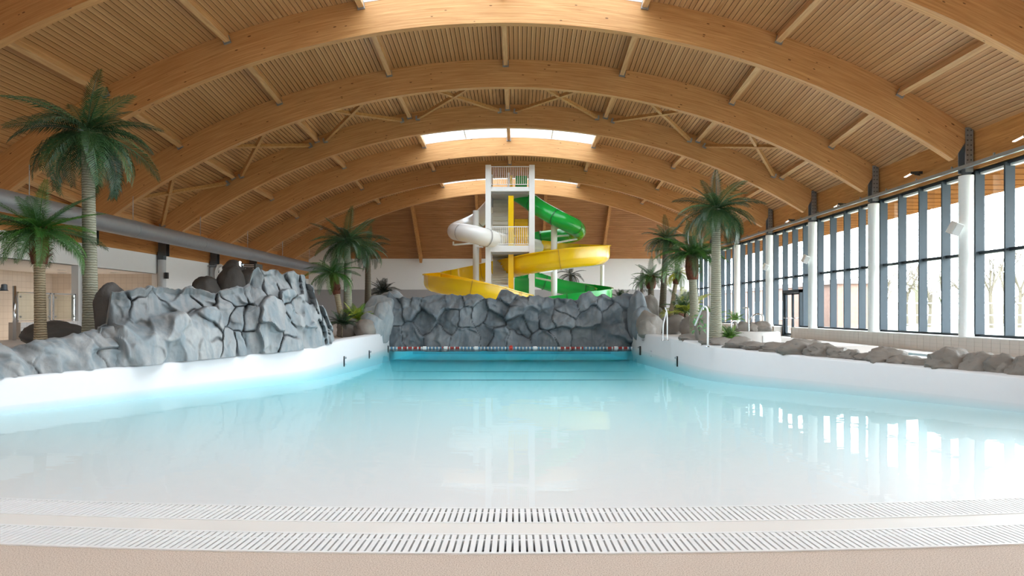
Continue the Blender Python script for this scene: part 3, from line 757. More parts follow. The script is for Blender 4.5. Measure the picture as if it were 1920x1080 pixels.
# far rock wall behind the rope
FY = 30.25
rock_face('rock_wall', lambda x: Vector((PX(x, FY), FY, -.02)), [(722,562),(728,547),(738,559),(773,557),(787,559),(800,554),(812,552),(835,552),(857,555),(880,553),(897,552),(911,561),(930,559),(939,542),(953,544),(970,553),(1009,555),(1037,559),(1084,563),(1088,556),(1094,551),(1110,551),(1119,557),(1130,553),(1153,559),(1172,551),(1189,551),(1196,556)],
    [(740,590,.05),(762,580,.1,.1,-.2),(770,627,-.02,.2,.1),(745,635,.05),(800,600,-.12,.4,0),(818,578,.12,-.1,-.4),(820,627,.1,.1,-.5),(845,600,-.05,.5,0),(849,568,.05,0,-.4),(874,596,.15,-.05,-.15),(880,562,.1,0,-.5),(877,635,.12,-.05,-.1),(903,590,.0,-.5,0),(914,625,-.05,.2,0),(926,600,-.12,-.3,0),
     (947,557,.0,.1,-.6),(935,575,.02),(970,585,.42,0,-.1),(972,576,.28,0,-1.2),(975,612,-.22,0,.1),(934,634,.15,.1,0),(966,640,.0),(1010,575,.08,-.3,-.3),(1000,600,-.05),(1051,601,.2,-.05,-.6),(1030,600,-.02),(1046,627,.05,0,-.4),(1020,640,.06),(1065,575,.02,.2,-.3),(1102,562,.1,.1,-.2),(1102,590,.06,.15,-.4),(1102,630,.0),(1135,570,.0,-.3,-.3),(1150,592,.05,.1,.1),(1160,620,.2,0,-.6),(1155,640,.05),(1180,600,-.05,-.5,0),(1176,565,.0)],
    (722, 1196), 250, 64, .16, 1.1, M_rockW, 'dark grey moulded rock wall across the deep end of the pool', seed=9, amp=.06, kk=30, bot_z=-.14)

def boulder(name, c, size, label, mat, seed, group=None, cuts=9, sub=4, rot=0, cat='boulder', flat=.0, rough=.09):
    import bmesh
    r = random.Random(seed); bm = bmesh.new(); bmesh.ops.create_icosphere(bm, subdivisions=sub, radius=1)
    pl = []
    for i in range(cuts):
        v = Vector((r.gauss(0,1), r.gauss(0,1), r.gauss(0,.7))).normalized(); pl.append((v, r.uniform(.62, .92)))
    from mathutils import noise
    off = Vector((seed*3.7, seed*1.9, seed*7.7))
    for v in bm.verts:
        p = v.co.copy()
        for (n, d) in pl:
            s = p.dot(n)
            if s > d: p -= n*(s-d)*.86
        p *= 1+rough*noise.fractal(p*1.6+off, .9, 2, 4)+rough*.35*noise.fractal(p*6+off, .9, 2, 3)
        p = Vector((p.x*size[0], p.y*size[1], p.z*size[2])); p.rotate(Matrix.Rotation(rot, 3, 'Z').to_quaternion() if False else Matrix.Rotation(rot, 3, 'Z')); v.co = p
    me = bpy.data.meshes.new(name); bm.to_mesh(me); bm.free(); me.materials.append(mat); smooth_by_angle(me, 50)
    return obj(name, me, label=label, cat=cat, group=group, loc=c)
def ground(x, y):
    if x < -5.4: return .38 if y < 21 else .58
    if x < 5.3 and y > 37: return .6
    if x >= 5.3: return .2 if y > 40 else (.62 if y > 19.6 else .36)
    return 0.0
def bpx(px, top, bot, hw, Y, **kw):                   # boulder filling a photo box at depth Y
    zt, zb = PZ(top, Y), PZ(bot, Y)
    if kw.pop('grounded', False): zb = ground(PX(px, Y), Y)
    h = (zt-zb)/2
    w = hw*Y/FP
    return boulder('boulder', (PX(px, Y), Y, zb+h*.78), (w*1.15, kw.pop('deep', w*.9), h*1.42), **kw)
# edge boulders along the right pool wall
rbase = pathfn(None, [p for p in offset(RPd, .42, 1) if p.y > 8 and p.y < 29])
EB = [(1303,628,642,26),(1347,634,649,27),(1386,633,653,24),(1418,643,656,24),(1455,644,659,27),(1499,638,664,31),(1543,646,669,24),(1570,652,673,18),(1592,655,676,18),(1622,664,680,24),(1662,656,684,32),(1695,667,687,26),(1733,673,690,27),(1790,655,697,37),(1832,664,700,32),(1876,669,704,28),(1920,672,709,30),(1990,672,720,42)]
where = ['small boulder nearest the white whirlpool tub rim, by the steel grab rail', 'low boulder at the foot of the tall right palm', 'rounded boulder beside the grassy green plant', 'grey boulder below the white round tub', 'broad boulder just right of the white round tub', 'tall dark boulder beside the teal corner of the side pool', 'boulder below the door, right of the tall dark boulder', 'narrow low boulder between two bigger ones below the third column', 'small knobbly boulder where the blue side pool begins', 'flat boulder in front of the blue side pool', 'humped boulder in front of the blue side pool', 'low smooth boulder after the hump by the blue pool', 'long flat boulder before the biggest edging boulder', 'biggest edging boulder, in front of the nearest full white column', 'dark boulder right of the biggest edging boulder', 'boulder second from the right picture edge', 'boulder cut by the right picture edge', 'boulder beyond the right picture edge']
for i, (px, t, b, hw) in enumerate(EB):
    p = rbase(px) if px < 1960 else rbase(1960)+Vector((.6,-.8,0)); Y = p.y+.12
    bpx(px, t, b+3, hw*1.18, Y, label=where[i], mat=M_rockB, seed=40+i, group='boulders edging the right pool wall', deep=.36, sub=4, rough=.22, cuts=8)
# flank rocks by the far wall
FL = [(655,598,629,21,28.2),(684,601,628,17,27.6),(697,588,627,19,28.3),(716,570,627,17,28.9),(712,553,600,22,30.3),(737,550,600,26,31.6),(700,575,610,18,29.6)]
fl = ['low smooth brown-grey rock at the foot of the left centre palms', 'small pale rock in the corner left of the far wall', 'rounded pale rock right of the yellow-green shrub', 'tall rock touching the left end of the far wall', 'upper rock left of the far wall crest', 'jutting rock behind the left end of the far wall', 'middle rock stacked behind the yellow-green shrub']
for i, (px, t, b, hw, Y) in enumerate(FL): bpx(px, t, b, hw*1.15, Y, label=fl[i], mat=M_rockB if i < 2 else M_rockL, seed=80+i, group='rocks left of the far wall')
FR = [(1196,553,628,15,30.2),(1203,577,627,16,29.3),(1219,583,627,19,28.0),(1214,556,600,17,31.2),(1233,575,612,14,31.4),(1212,602,628,14,27.7)]
fr_ = ['tall dark rock closing the right end of the far wall', 'blue-grey rock leaning on the right end of the far wall', 'big round brown-grey rock right of the far wall', 'upper rock under the small right palm', 'low rock under the slim right palm', 'small front rock right of the far wall']
for i, (px, t, b, hw, Y) in enumerate(FR): bpx(px, t, b, hw*1.15, Y, label=fr_[i], mat=M_rockW if i < 2 else M_rockB, seed=95+i, group='rocks right of the far wall')
for i, (px, t, b, hw, Y, lb) in enumerate([(1263,592,625,20,30.2,'flat grey planter rock behind the steel grab rails'),(1298,596,626,24,29.0,'long grey planter rock left of the tall right palm'),(1322,588,640,17,21.5,'upright grey rock with a climbing plant by the tall right palm')]):
    bpx(px, t, b, hw*1.15, Y, label=lb, mat=M_rockB, seed=120+i, group='planter rocks on the right island')
bpx(1275, 577, 604, 20, 33.0, label='dark red-brown soil mound under the yellowing fern', mat=plain('red_bark_soil', '5d3a2a', .9, noise=.2), seed=133, grounded=True, cat='soil')
# dark rocks behind the left formation
bpx(209, 541, 632, 24, 15.0, label='dark brown shaded rock at the left end of the big formation', mat=M_rockD, seed=141, deep=.55)  # shaded side of the formation, its shade put into the dark rock colour
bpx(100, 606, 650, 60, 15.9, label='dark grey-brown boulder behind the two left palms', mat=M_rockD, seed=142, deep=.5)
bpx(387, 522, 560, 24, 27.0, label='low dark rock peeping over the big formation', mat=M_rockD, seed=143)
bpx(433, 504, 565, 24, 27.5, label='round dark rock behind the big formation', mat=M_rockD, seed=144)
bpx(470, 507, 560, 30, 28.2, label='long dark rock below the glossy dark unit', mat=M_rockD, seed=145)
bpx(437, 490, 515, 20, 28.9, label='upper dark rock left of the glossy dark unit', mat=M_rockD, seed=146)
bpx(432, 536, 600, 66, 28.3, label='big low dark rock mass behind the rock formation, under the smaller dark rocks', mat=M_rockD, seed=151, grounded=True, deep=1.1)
# ---------------------------------------------------------------- columns and services
def rcol(yc, label):
    root = empty('column', (15.3, yc, ZL), label, 'column', 'white round columns along the windows', kind='thing')
    o = Matrix.Translation(-root.location)
    prof = [(.235, ZL), (.235, 6.05), (.24, 6.06), (.24, 6.22), (.225, 6.23)]
    me = MB().lathe([(r, z-ZL) for r, z in prof], n=28).mesh('shaft', M_white); smooth_by_angle(me, 40); child('shaft', me, root)
    me = MB().lathe([(.15, 5.45), (.15, 5.72), (.2, 5.72), (.2, 5.78)], n=16).mesh('collar', M_darksteel); child('collar', me, root)
    m = MB()
    for s in (-1, 1): m.box(-.16, s*.19-.012, 5.55, .1, s*.19+.012, 7.05)
    m.box(.06, -.2, 5.55, .1, .2, 7.05); child('bracket', m.mesh('bracket', M_steel), root)
    m = MB()
    for z in np.linspace(5.95, 6.95, 7):
        for x in (-.1, .02): m.box(x-.02, -.22, z-.02, x+.02, -.2, z+.02)
    child('bolts', m.mesh('bolts', M_darksteel), root, kind='stuff')
names_r = ['nearest full round white column, right of the grey loudspeaker', 'second round white column from the right, before the wide window bay', 'third round white column, just right of the glazed door', 'fourth round white column, just left of the glazed door', 'fifth round white column, behind the fronds of the tall right palm', 'sixth round white column, hidden behind the trunk of the tall right palm', 'farthest round white column near the end wall']
for i in range(7): rcol(23.2+6*i, names_r[i])
rcol(17.2, 'round white column just outside the right edge of the photograph')
ln = ['grey round column behind the tall left palm', 'grey left column with a small black box, above the big rock formation', 'grey left column beside the pale coiled ring', 'grey left column hidden behind the dark rocks']
for i, yc in enumerate((29.35, 35.35, 41.35, 47.35)):
    root = empty('column', (-18.35, yc, .2), ln[i], 'column', 'grey columns along the left wall', kind='thing')
    me = MB().lathe([(.2, 0), (.2, 4.1)], n=20).mesh('shaft', plain('grey_column_paint', 'b9bbbd', .5)); smooth_by_angle(me, 40); child('shaft', me, root)
    child('collar', MB().box(-.15, -.15, 4.1, .15, .15, 4.5).mesh('collar', M_darksteel), root)
    m = MB()
    for s in (-1, 1): m.box(-.1, s*.17-.012, 4.3, .3, s*.17+.012, 5.6)
    child('bracket', m.mesh('bracket', M_darksteel), root)
    if i in (1, 2):
        o = MB().box(-.07, -.08, -.16, .07, .08, .16).build('control_box', M_black, label='small black box clipped to the left column above the rocks' if i == 1 else 'small black box clipped beside the pale coiled ring', cat='box')
        o.location = (-18.05, yc-.1, PZ(517 if i == 1 else 507, yc))
# cable tray along the right wall head
tr = empty('cable_tray', (15.08, 14, 6.5), 'galvanised cable tray running along the tops of the windows', 'tray')
m = MB().box(-.01, -6, -.055, .0, 47, .055).box(-.01, -6, -.06, .1, 47, -.05); child('rail', m.mesh('rail', M_steel), tr)
for i in range(24):
    child('clip', MB().box(-.02, -.03, -.06, .02, .03, .14).mesh('clip', M_steel), tr, Matrix.Translation((.04, -5+2.1*i, 0)))
for i in range(8): child('hanger', MB().tube([(.06, 3.2+6*i-.2, 0), (.06, 3.2+6*i-.2, .35)], .015, 6).mesh('hanger', M_steel), tr)
# uplights on the edge beam
M_lamp, _nt, _b = newmat('lit_lamp_strip'); _b.inputs['Emission Color'].default_value = lin('fff6e8'); _b.inputs['Emission Strength'].default_value = 1.1
for i, (x, y) in enumerate([(1715, 328), (1577, 386), (1483, 415), (1930, 258)]):
    Y = 15.25*FP/(x-VX); z = PZ(y, Y)
    r = empty('uplight', (15.3, Y, z), ['black uplight on the beam in the second window bay from the right', 'black uplight on the beam in the third window bay from the right', 'black uplight on the beam above the glazed door', 'black uplight at the right edge of the photograph'][i], 'lamp', 'uplights above the cable tray')
    child('arm', MB().tube([(.15, 0, 0), (-.05, 0, .02)], .03, 6).mesh('arm', M_black), r)
    child('housing', MB().bar((-.08, -.45, .0), (-.08, .1, .10), .14, .10).mesh('housing', M_black), r)
    child('lamp', MB().bar((-.08, .1, .09), (-.08, .6, .03), .09, .03).mesh('lamp', M_lamp), r)
# loudspeakers on the columns
for i, (x, y, w, h, k) in enumerate([(1789, 428, .28, .42, 0), (1509.5, 485.5, .25, .38, 2), (1434.5, 500, .22, .34, 3)]):
    yc = 23.2+6*k; Y = yc-.08; X = PX(x, Y); z = PZ(y, Y)
    r = empty('loudspeaker', (X, Y, z), ['white loudspeaker on the nearest full white column', 'white loudspeaker on the column right of the glazed door', 'white loudspeaker on the column left of the glazed door'][i], 'speaker', 'white loudspeakers on the columns')
    R = Matrix.Rotation(math.radians(20), 4, 'X') @ Matrix.Rotation(math.radians(18), 4, 'Y')
    m = MB().add([(-w/2,-.2,-h/2),(w/2,-.2,-h/2),(w/2*.6,.2,-h/2),(-w/2*.6,.2,-h/2),(-w/2,-.2,h/2),(w/2,-.2,h/2),(w/2*.6,.2,h/2),(-w/2*.6,.2,h/2)], [(0,3,2,1),(4,5,6,7),(0,1,5,4),(1,2,6,5),(2,3,7,6),(3,0,4,7)])
    child('cabinet', m.mesh('cabinet', M_whitegloss), r, R)
    child('grille', MB().box(-w/2*.9,-.215,-h/2*.92,w/2*.9,-.2,h/2*.92).mesh('grille', M_greywall), r, R)
    child('bracket', MB().tube([(0,.1,0),(15.3-.2-X, .1, .05)], .025, 6).mesh('bracket', M_steel), r)
# spiral duct on the left
DX, DZ, DR = -15.8, 5.03, .345
r = empty('ventilation_duct', (DX, 14, DZ), 'long round grey spiral ventilation duct along the left side', 'duct')
m = MB(); pts = []; rr = []
for i in range(0, 460):
    y = -4+i*.1; pts.append((0, y, 0)); rr.append(DR+(.006 if i % 2 else 0))
me = m.tube(pts, rr, 24).mesh('pipe', plain('duct_zinc', '9a9ea3', .38, metal=.55, noise=.06)); smooth_by_angle(me, 60); child('pipe', me, r)
for i in range(9):
    y = -3.85+i*6
    if y > 41: continue
    child('strap', MB().lathe([(DR+.015, -.03), (DR+.015, .03)], n=24).mesh('strap', M_steel), r, Matrix.Translation((0, y, 0)) @ Matrix.Rotation(PI/2, 4, 'X'))
    child('hanger', MB().tube([(0, y, DR), (0, y, DR+1.0)], .012, 6).mesh('hanger', M_steel), r)
# ---------------------------------------------------------------- left shower area
def dl(x, y, lb):
    Y = (ZR-EYE)*FP/(VY-y); 
    r = empty('downlight', (PX(x, Y), Y, ZR), lb, 'lamp', 'round downlights in the shower ceiling')
    child('rim', MB().lathe([(.19, -.025), (.19, 0), (.16, 0), (.16, -.025)], n=20).mesh('rim', M_whitegloss), r)
    child('lens', MB().lathe([(.15, -.02), (.15, -.005)], n=20).mesh('lens', M_dl), r)
    d = bpy.data.lights.new('downlight_lamp', 'SPOT'); d.energy = 150; d.color = (1, .88, .74); d.spot_size = 2.4; d.spot_blend = .8; d.shadow_soft_size = .12
    o = bpy.data.objects.new('downlight_lamp', d); COL.objects.link(o); o.location = (PX(x, Y), Y, ZR-.06); o.parent = r; o.matrix_parent_inverse = Matrix.Translation(-r.location)
M_dl, _nt, _b = newmat('lit_downlight'); _b.inputs['Emission Color'].default_value = lin('fff0d8'); _b.inputs['Emission Strength'].default_value = 6
dl(215, 510.6, 'downlight right of the tall left palm'); dl(117, 511, 'larger-looking downlight between the two left palms'); dl(116, 506, 'downlight just above another between the two left palms'); dl(84, 502, 'downlight half hidden by the short left palm trunk')
# low tiled wall with glass screen
tw = MB().box(-18.95, 25.5, .2, -18.5, 29.0, 1.21).build('low_wall', plain('white_tile_wall', 'e6e3e1', .3), label='low white tiled wall under the glass screen by the showers', cat='wall', kind='thing')
MB().box(-18.945, 25.47, .2, -18.505, 25.5, 1.21).build('end_face', M_tan, tw)
g = MB()
for i in range(1, 12): g.box(-18.5, 25.5+.3*i-.004, .2, -18.497, 25.5+.3*i+.004, 1.2)
for i in range(1, 4): g.box(-18.5, 25.5, .2+.27*i-.004, -18.497, 29, .2+.27*i+.004)
g.build('grout_lines', M_grout, tw)
gs = empty('glass_screen', (-18.62, 27.2, 1.21), 'framed glass screen standing on the low white wall', 'screen')
def gsp(n, mb, mat): child(n, mb.mesh(n, mat), gs, Matrix.Translation((18.62, -27.2, -1.21)))
gsp('rail', MB().box(-18.65, 25.45, 2.31, -18.59, 28.8, 2.36), M_chrome); gsp('rail', MB().box(-18.65, 25.45, 1.25, -18.59, 28.8, 1.28), M_chrome)
for y in (25.47, 27.25, 27.45, 28.78): gsp('post', MB().box(-18.65, y-.025, 1.2, -18.59, y+.025, 2.36), M_chrome)
for a, b in ((25.55, 27.2), (27.5, 28.72)): gsp('pane', MB().box(-18.625, a, 1.3, -18.615, b, 2.29), glassmat('screen_glass', (.86, .9, .88)))
for y in (25.6, 27.15, 27.55, 28.66):
    for z in (1.42, 2.18): gsp('clamp', MB().tube([(-18.6, y, z), (-18.57, y, z)], .04, 8), M_chrome)
sp = MB().tube([(PX(27, 24.6), 24.6, .3), (PX(27, 24.6), 24.6, PZ(536, 24.6))], .055, 12).build('steel_post', M_chrome, label='shiny upright steel post left of the glass screen', cat='post', smooth=True)
sh = empty('shower_arm', (PX(8, 24), 24, PZ(540, 24)), 'curved grey shower arm at the left picture edge', 'shower')
child('arm', MB().tube([(-1.6, 0, -1.8), (-1.45, 0, -.9), (-1.0, 0, -.35), (-.4, 0, -.1), (0, 0, -.02)], .06, 10).mesh('arm', M_steel), sh)
child('head', MB().lathe([(.05, .14), (.09, .12), (.1, -.06), (.13, -.1)], n=14).mesh('head', M_darksteel), sh)
# ring and dark unit among the dark rocks
rg = MB()
for q in range(3):
    cx, cy, cz = PX(413, 41.0), 41.0+q*.06, PZ(514, 41.0); pts = [(cx+math.cos(a)*(.30-.04*q), cy, cz+math.sin(a)*(.58-.06*q)) for a in np.linspace(0, 2*PI, 25)]
    rg.tube(pts, .035, 6, caps=False)
rgo = rg.build('coiled_ring', M_white, label='pale coiled ring hanging beside the left column by the dark rocks', cat='coil', smooth=True)
MB().bar((-18.57, 41.06, PZ(514,41)+.5), (PX(413,41), 41.06, PZ(514,41)+.5), .05, .05).build('hook', M_steel, rgo)
un = empty('glossy_unit', (PX(455, 29.0), 29.0, PZ(511, 29.0)), 'glossy dark box-like unit on top of the dark rocks', 'machine')
child('housing', MB().box(-.62, 0, 0, .55, .8, .38).mesh('housing', plain('glossy_dark', '2b2a29', .12, noise=.1)), un)
for i in range(4): child('slat', MB().bar((-.55, -.02, .08+.08*i), (.5, -.02, .08+.08*i), .04, .03).mesh('slat', M_chrome), un)
child('cylinder', MB().tube([(-.1, -.15, .1), (-.1, -.15, .46)], .1, 12).mesh('cylinder', M_chrome), un)
# ---------------------------------------------------------------- lane rope and anchors
RY = 29.82; ry0, rx0, rx1 = RY, -5.6, 5.1
rope = empty('lane_rope', (0, RY, .03), 'lane rope with red and white floats in front of the far rock wall', 'rope')
child('cord', MB().tube([(rx0, 0, 0), (rx1, 0, 0)], .012, 6).mesh('cord', M_black), rope)
M_red = plain('red_float', 'c2352b', .35, noise=0); M_wf = plain('white_float', 'f1f1f1', .35, noise=0); M_bf = plain('blue_float', '6c9fc4', .35, noise=0)
fm = {c: MB().lathe([(.02, -.03), (.05, -.022), (.055, 0), (.05, .022), (.02, .03)], n=10).mesh('float', m) for c, m in (('r', M_red), ('w', M_wf), ('b', M_bf))}
Rx = Matrix.Rotation(PI/2, 4, 'Y')
i = 0; x = rx0+.08
while x < rx1-.05:
    u = (x-rx0)/(rx1-rx0)
    red = (.04 < u < .13) or (.22 < u < .30) or (.70 < u < .80) or (.90 < u < .98)
    c = 'r' if (red and i % 3 != 1) else ('b' if i % 2 and not red else 'w')
    child('float', fm[c], rope, Matrix.Translation((x, 0, 0)) @ Rx); x += .0765; i += 1
child('marker_float', MB().lathe([(.03,-.09),(.1,-.06),(.1,.06),(.03,.09)], n=12).mesh('marker_float', M_red), rope, Matrix.Translation((PX(958,RY), 0, .01)) @ Rx)
for xx in (796, 836, 893, 1003, 1155): child('marker_float', MB().lathe([(.03,-.1),(.075,-.07),(.075,.07),(.03,.1)], n=12).mesh('marker_float', M_wf), rope, Matrix.Translation((PX(xx,RY), 0, 0)) @ Rx)
AN = [(644.5,668,684,-1),(691.7,657,669,-1),(727,648,655,-1),(1200,649,655,1),(1224,656,668,1),(1270.3,668,683,1)]
al = ['black rope anchor on the left pool wall, nearest the camera', 'black rope anchor on the left pool wall, middle one', 'black rope anchor at the far left corner of the pool', 'black rope anchor at the far right corner of the pool', 'black rope anchor on the right pool wall, middle one', 'black rope anchor on the right pool wall, nearest the camera']
for i, (x, t, b, s) in enumerate(AN):
    X0 = -5.62 if s < 0 else (5.12 if x < 1210 else 5.25); Y = X0*FP/(x-VX)
    zt = PZ(t, Y)
    a = MB().box(X0-.03, Y-.035, -.18, X0+.03, Y+.035, zt).build('rope_anchor', M_black, label=al[i], cat='anchor', group='rope anchors on the pool walls')
    MB().tube([(X0-s*.03, Y, zt-.05), (X0-s*.09, Y, zt-.05)], .03, 8).build('eye', M_steel, a)
# ---------------------------------------------------------------- slide tower
TY = 42.5; S_ = TY/FP
def tx(px): return PX(px, TY)
def tz(py): return PZ(py, TY)
tw = empty('slide_tower', (tx(957), TY, .6), 'white slide tower with stairs and two railed platforms', 'tower')
TM = Matrix.Translation(-tw.location)
def tp(n, mb, mat, par=None, kind=None): return child(n, mb.mesh(n, mat), tw, TM, kind) if par is None else child(n, mb.mesh(n, mat), par, Matrix(), kind)
pw = .17
for px in (915.3, 997.5):
    for y in (TY, TY+3.0):
        tp('post', MB().box(tx(px)-pw, y, .6, tx(px)+pw, y+.3, tz(309)), M_whitegloss)
M_stair = plain('beige_grey_sheet', 'd2cec2', .5, noise=.03); M_yel = plain('yellow_gelcoat', 'f6c90e', .22, noise=.02); M_grn = plain('green_gelcoat', '19a940', .22, noise=.02)
xl, xr = tx(920.5), tx(992.5)
for (yt, yb) in ((350, 358), (460, 472)):
    pf_ = tp('platform', MB().box(xl, TY+.05, tz(yb), xr, TY+3.2, tz(yt)), M_whitegloss)
    child('underside', MB().box(xl+.05, TY+.3, tz(yb)-.14, xr-.05, TY+3.1, tz(yb)).mesh('underside', M_greywall), pf_)
def railing(x0, x1, yt, yb, y):
    r = child('railing', MB().box(x0, y-.02, tz(yt)-.05, x1, y+.02, tz(yt)).box(x0, y-.02, tz(yb), x1, y+.02, tz(yb)+.045).mesh('railing', M_whitegloss), tw, TM)
    n = int((x1-x0)/.115)
    for i in range(n+1):
        x = x0+(x1-x0)*i/n; child('baluster', MB().box(x-.013, y-.013, tz(yb), x+.013, y+.013, tz(yt)-.02).mesh('baluster', M_whitegloss), r)
railing(xl+.02, xr-.02, 311, 346, TY+.1); railing(xl+.02, xr-.02, 424, 458, TY+.1)
# stair flights seen from below: folded sheets climbing left-back
def flight(y_lo, y_hi, x0, x1, front):
    zl, zh = tz(y_lo), tz(y_hi); n = 11; m = MB()
    for i in range(n):
        z = zl+(zh-zl)*i/n; z2 = zl+(zh-zl)*(i+1)/n; yy = TY+(.55+2.0*i/n if front else 2.5-2.0*i/n); m.box(x0, yy, z, x1, yy+.3, z+.035); m.box(x0, yy+.26, z, x1, yy+.3, z2)
    return m
tp('stair_flight', flight(534, 472, tx(922), tx(952), True), M_stair)
tp('stair_flight', flight(460, 362, tx(922), tx(952), True), M_stair)
st = tp('stair_flight', flight(472, 400, tx(965), tx(991), True), M_yel)
tp('newel_panel', MB().box(tx(953), TY+.35, .6, tx(963), TY+.55, tz(365)), M_yel)
tp('stringer', MB().box(tx(963), TY+1.0, tz(441), tx(991), TY+1.1, tz(437)), M_yel)
tp('stringer', MB().box(tx(924), TY+.2, tz(560), tx(952), TY+.35, tz(537)), M_yel)
pn = tp('slatted_panel', MB().box(tx(964.5), TY+.5, .6, tx(992), TY+.56, tz(521)), M_grn)
for i in range(8): child('slat', MB().box(tx(964.5), TY+.47, tz(557-4.6*i), tx(992), TY+.5, tz(557-4.6*i)+.09).mesh('slat', M_grn), pn)
tp('side_panel', MB().box(tx(966), TY+1.6, tz(348), tx(989), TY+1.7, tz(320)), M_grn)
tp('gate_post', MB().box(tx(951), TY+.9, tz(350), tx(955), TY+1.0, tz(318)), M_whitegloss); tp('gate_post', MB().box(tx(956), TY+1.1, tz(350), tx(961), TY+1.2, tz(322)), M_yel)
# ---------------------------------------------------------------- slides
def spline(pts, n=10):
    P = [Vector(p) for p in pts]; out = []
    for i in range(len(P)-1):
        p0 = P[max(i-1,0)]; p1 = P[i]; p2 = P[i+1]; p3 = P[min(i+2,len(P)-1)]
        for k in range(n):
            t = k/n; out.append(.5*((2*p1)+(p2-p0)*t+(2*p0-5*p1+4*p2-p3)*t*t+(3*p1-p0-3*p2+p3)*t**3))
    out.append(P[-1]); return out
def frames(pts):
    fr = []
    for i, p in enumerate(pts):
        t = (pts[min(i+1,len(pts)-1)]-pts[max(i-1,0)]).normalized(); sd = t.cross(Vector((0,0,1))).normalized(); up = sd.cross(t); fr.append((p, t, sd, up))
    return fr
def sweep(fr, prof, closed):
    m = len(prof); vs = []
    for (p, t, sd, up) in fr:
        for (a, b) in prof: vs.append(p+sd*a+up*b)
    fs = []
    for i in range(len(fr)-1):
        for k in range(m if closed else m-1):
            k2 = (k+1) % m; fs.append((i*m+k, (i+1)*m+k, (i+1)*m+k2, i*m+k2))
    return vs, fs
def tube_prof(R, th=.03, n=20):
    return [(R*math.cos(2*PI*k/n), R*math.sin(2*PI*k/n)) for k in range(n)]
def chan_prof(R, hl, hr, th=.05):     # open channel: half round bottom with raised sides and a rolled rim
    out = [(R*math.cos(a), R*math.sin(a)) for a in np.linspace(PI, 2*PI, 13)]
    prof = [(-R-.09, hl), (-R-.09, hl-.05), (-R, hl-.05)]+out+[(R, hr-.05), (R+.09, hr-.05), (R+.09, hr)]
    inn = [((R-th)*math.cos(a), (R-th)*math.sin(a)) for a in np.linspace(2*PI, PI, 13)]
    return prof+[(R-th, hr)]+inn+[(-R+th, hl)]
def run(root, pts, mat, kind, R, seg=14, hl=.5, hr=.5, flange_mat=None, nm='section'):
    fr = frames(spline(pts, 8)); n = len(fr); i = 0
    while i < n-1:
        j = min(i+seg, n-1)
        if n-1-j < 4: j = n-1
        prof = tube_prof(R) if kind == 'tube' else chan_prof(R, hl, hr)
        vs, fs = sweep(fr[i:j+1], prof, True); me = MB().add(vs, fs).mesh(nm, mat); smooth_by_angle(me, 45)
        child(nm, me, root, Matrix.Translation(-root.location))
        p, t, sd, up = fr[j]
        pr = [(a*1.05, b*1.05) for a, b in prof] if kind == 'tube' else [(-R-.11, hl+.01)]+[((R+.055)*math.cos(a), (R+.055)*math.sin(a)) for a in np.linspace(PI, 2*PI, 13)]+[(R+.11, hr+.01)]
        if kind == 'tube':
            vs, fs = sweep([(p-t*.035, t, sd, up), (p+t*.035, t, sd, up)], pr, True)
            child('flange', MB().add(vs, fs).mesh('flange', flange_mat or mat), root, Matrix.Translation(-root.location))
        else:
            vs, fs = sweep([(p-t*.03, t, sd, up), (p+t*.03, t, sd, up)], pr, False)
            child('flange', MB().add(vs, fs).mesh('flange', flange_mat or mat), root, Matrix.Translation(-root.location))
        i = j
def wp(px, py, Y): return at(px, py, Y)
M_yeld = plain('yellow_gelcoat_edge', 'c99a08', .3, noise=0); M_grnd = plain('green_flange', '0d6b2c', .3, noise=0); M_slw = plain('white_gelcoat', 'ece9e6', .25, noise=.01)
ys = empty('water_slide', (tx(1060), TY+1, .6), 'white and yellow spiral water slide winding round the tower', 'slide', 'slides on the tower')
run(ys, [wp(930,378,45.2), wp(916,394,46.2), wp(897,412,47.0), wp(874,424,46.6), wp(860,430,45.4), wp(855,434,43.9), wp(868,436,42.6), wp(890,440,42.1), wp(912,446,42.4), wp(935,452,43.4), wp(962,456,44.9), wp(985,460,46.2), wp(1012,465,47.2)], M_slw, 'tube', .56, seg=16, flange_mat=M_greywall)
run(ys, [wp(1012,466,47.2), wp(1050,470,47.4), wp(1090,474,47.0), wp(1117,476,45.8), wp(1127,478,44.0), wp(1112,481,42.5), wp(1080,484,41.8), wp(1040,489,41.8), wp(1005,495,42.3), wp(975,501,43.5), wp(950,506,45.0), wp(920,511,46.4), wp(885,517,47.0), wp(850,522,46.8), wp(820,526,45.6), wp(811,529,43.9), wp(824,533,42.2), wp(850,537,41.3), wp(885,543,41.0), wp(920,550,41.2), wp(955,560,41.8), wp(985,568,42.6)], M_yel, 'chan', .56, seg=18, hl=.62, hr=.5, flange_mat=M_yeld)
gs_ = empty('water_slide', (tx(1050), TY+1.5, .6), 'green spiral water slide on the right of the tower', 'slide', 'slides on the tower')
run(gs_, [wp(968,362,45.0), wp(985,372,44.5), wp(1008,388,43.9), wp(1035,404,43.3), wp(1060,417,43.0), wp(1078,426,43.5), wp(1083,434,44.9), wp(1072,440,46.3), wp(1045,444,47.2), wp(1015,448,47.4)], M_grn, 'tube', .54, seg=13, flange_mat=M_grnd)
run(gs_, [wp(1015,449,47.4), wp(985,455,47.6), wp(958,464,47.4), wp(944,476,46.6), wp(946,490,45.8), wp(965,505,45.8), wp(995,520,46.2), wp(1030,532,46.4), wp(1070,541,46.4), wp(1105,547,46.0), wp(1129,552,45.0), wp(1132,556,43.6), wp(1115,560,42.6), wp(1085,564,42.3), wp(1040,570,42.3), wp(990,578,42.3)], M_grn, 'chan', .5, seg=18, hl=.5, hr=.45, flange_mat=M_grnd)
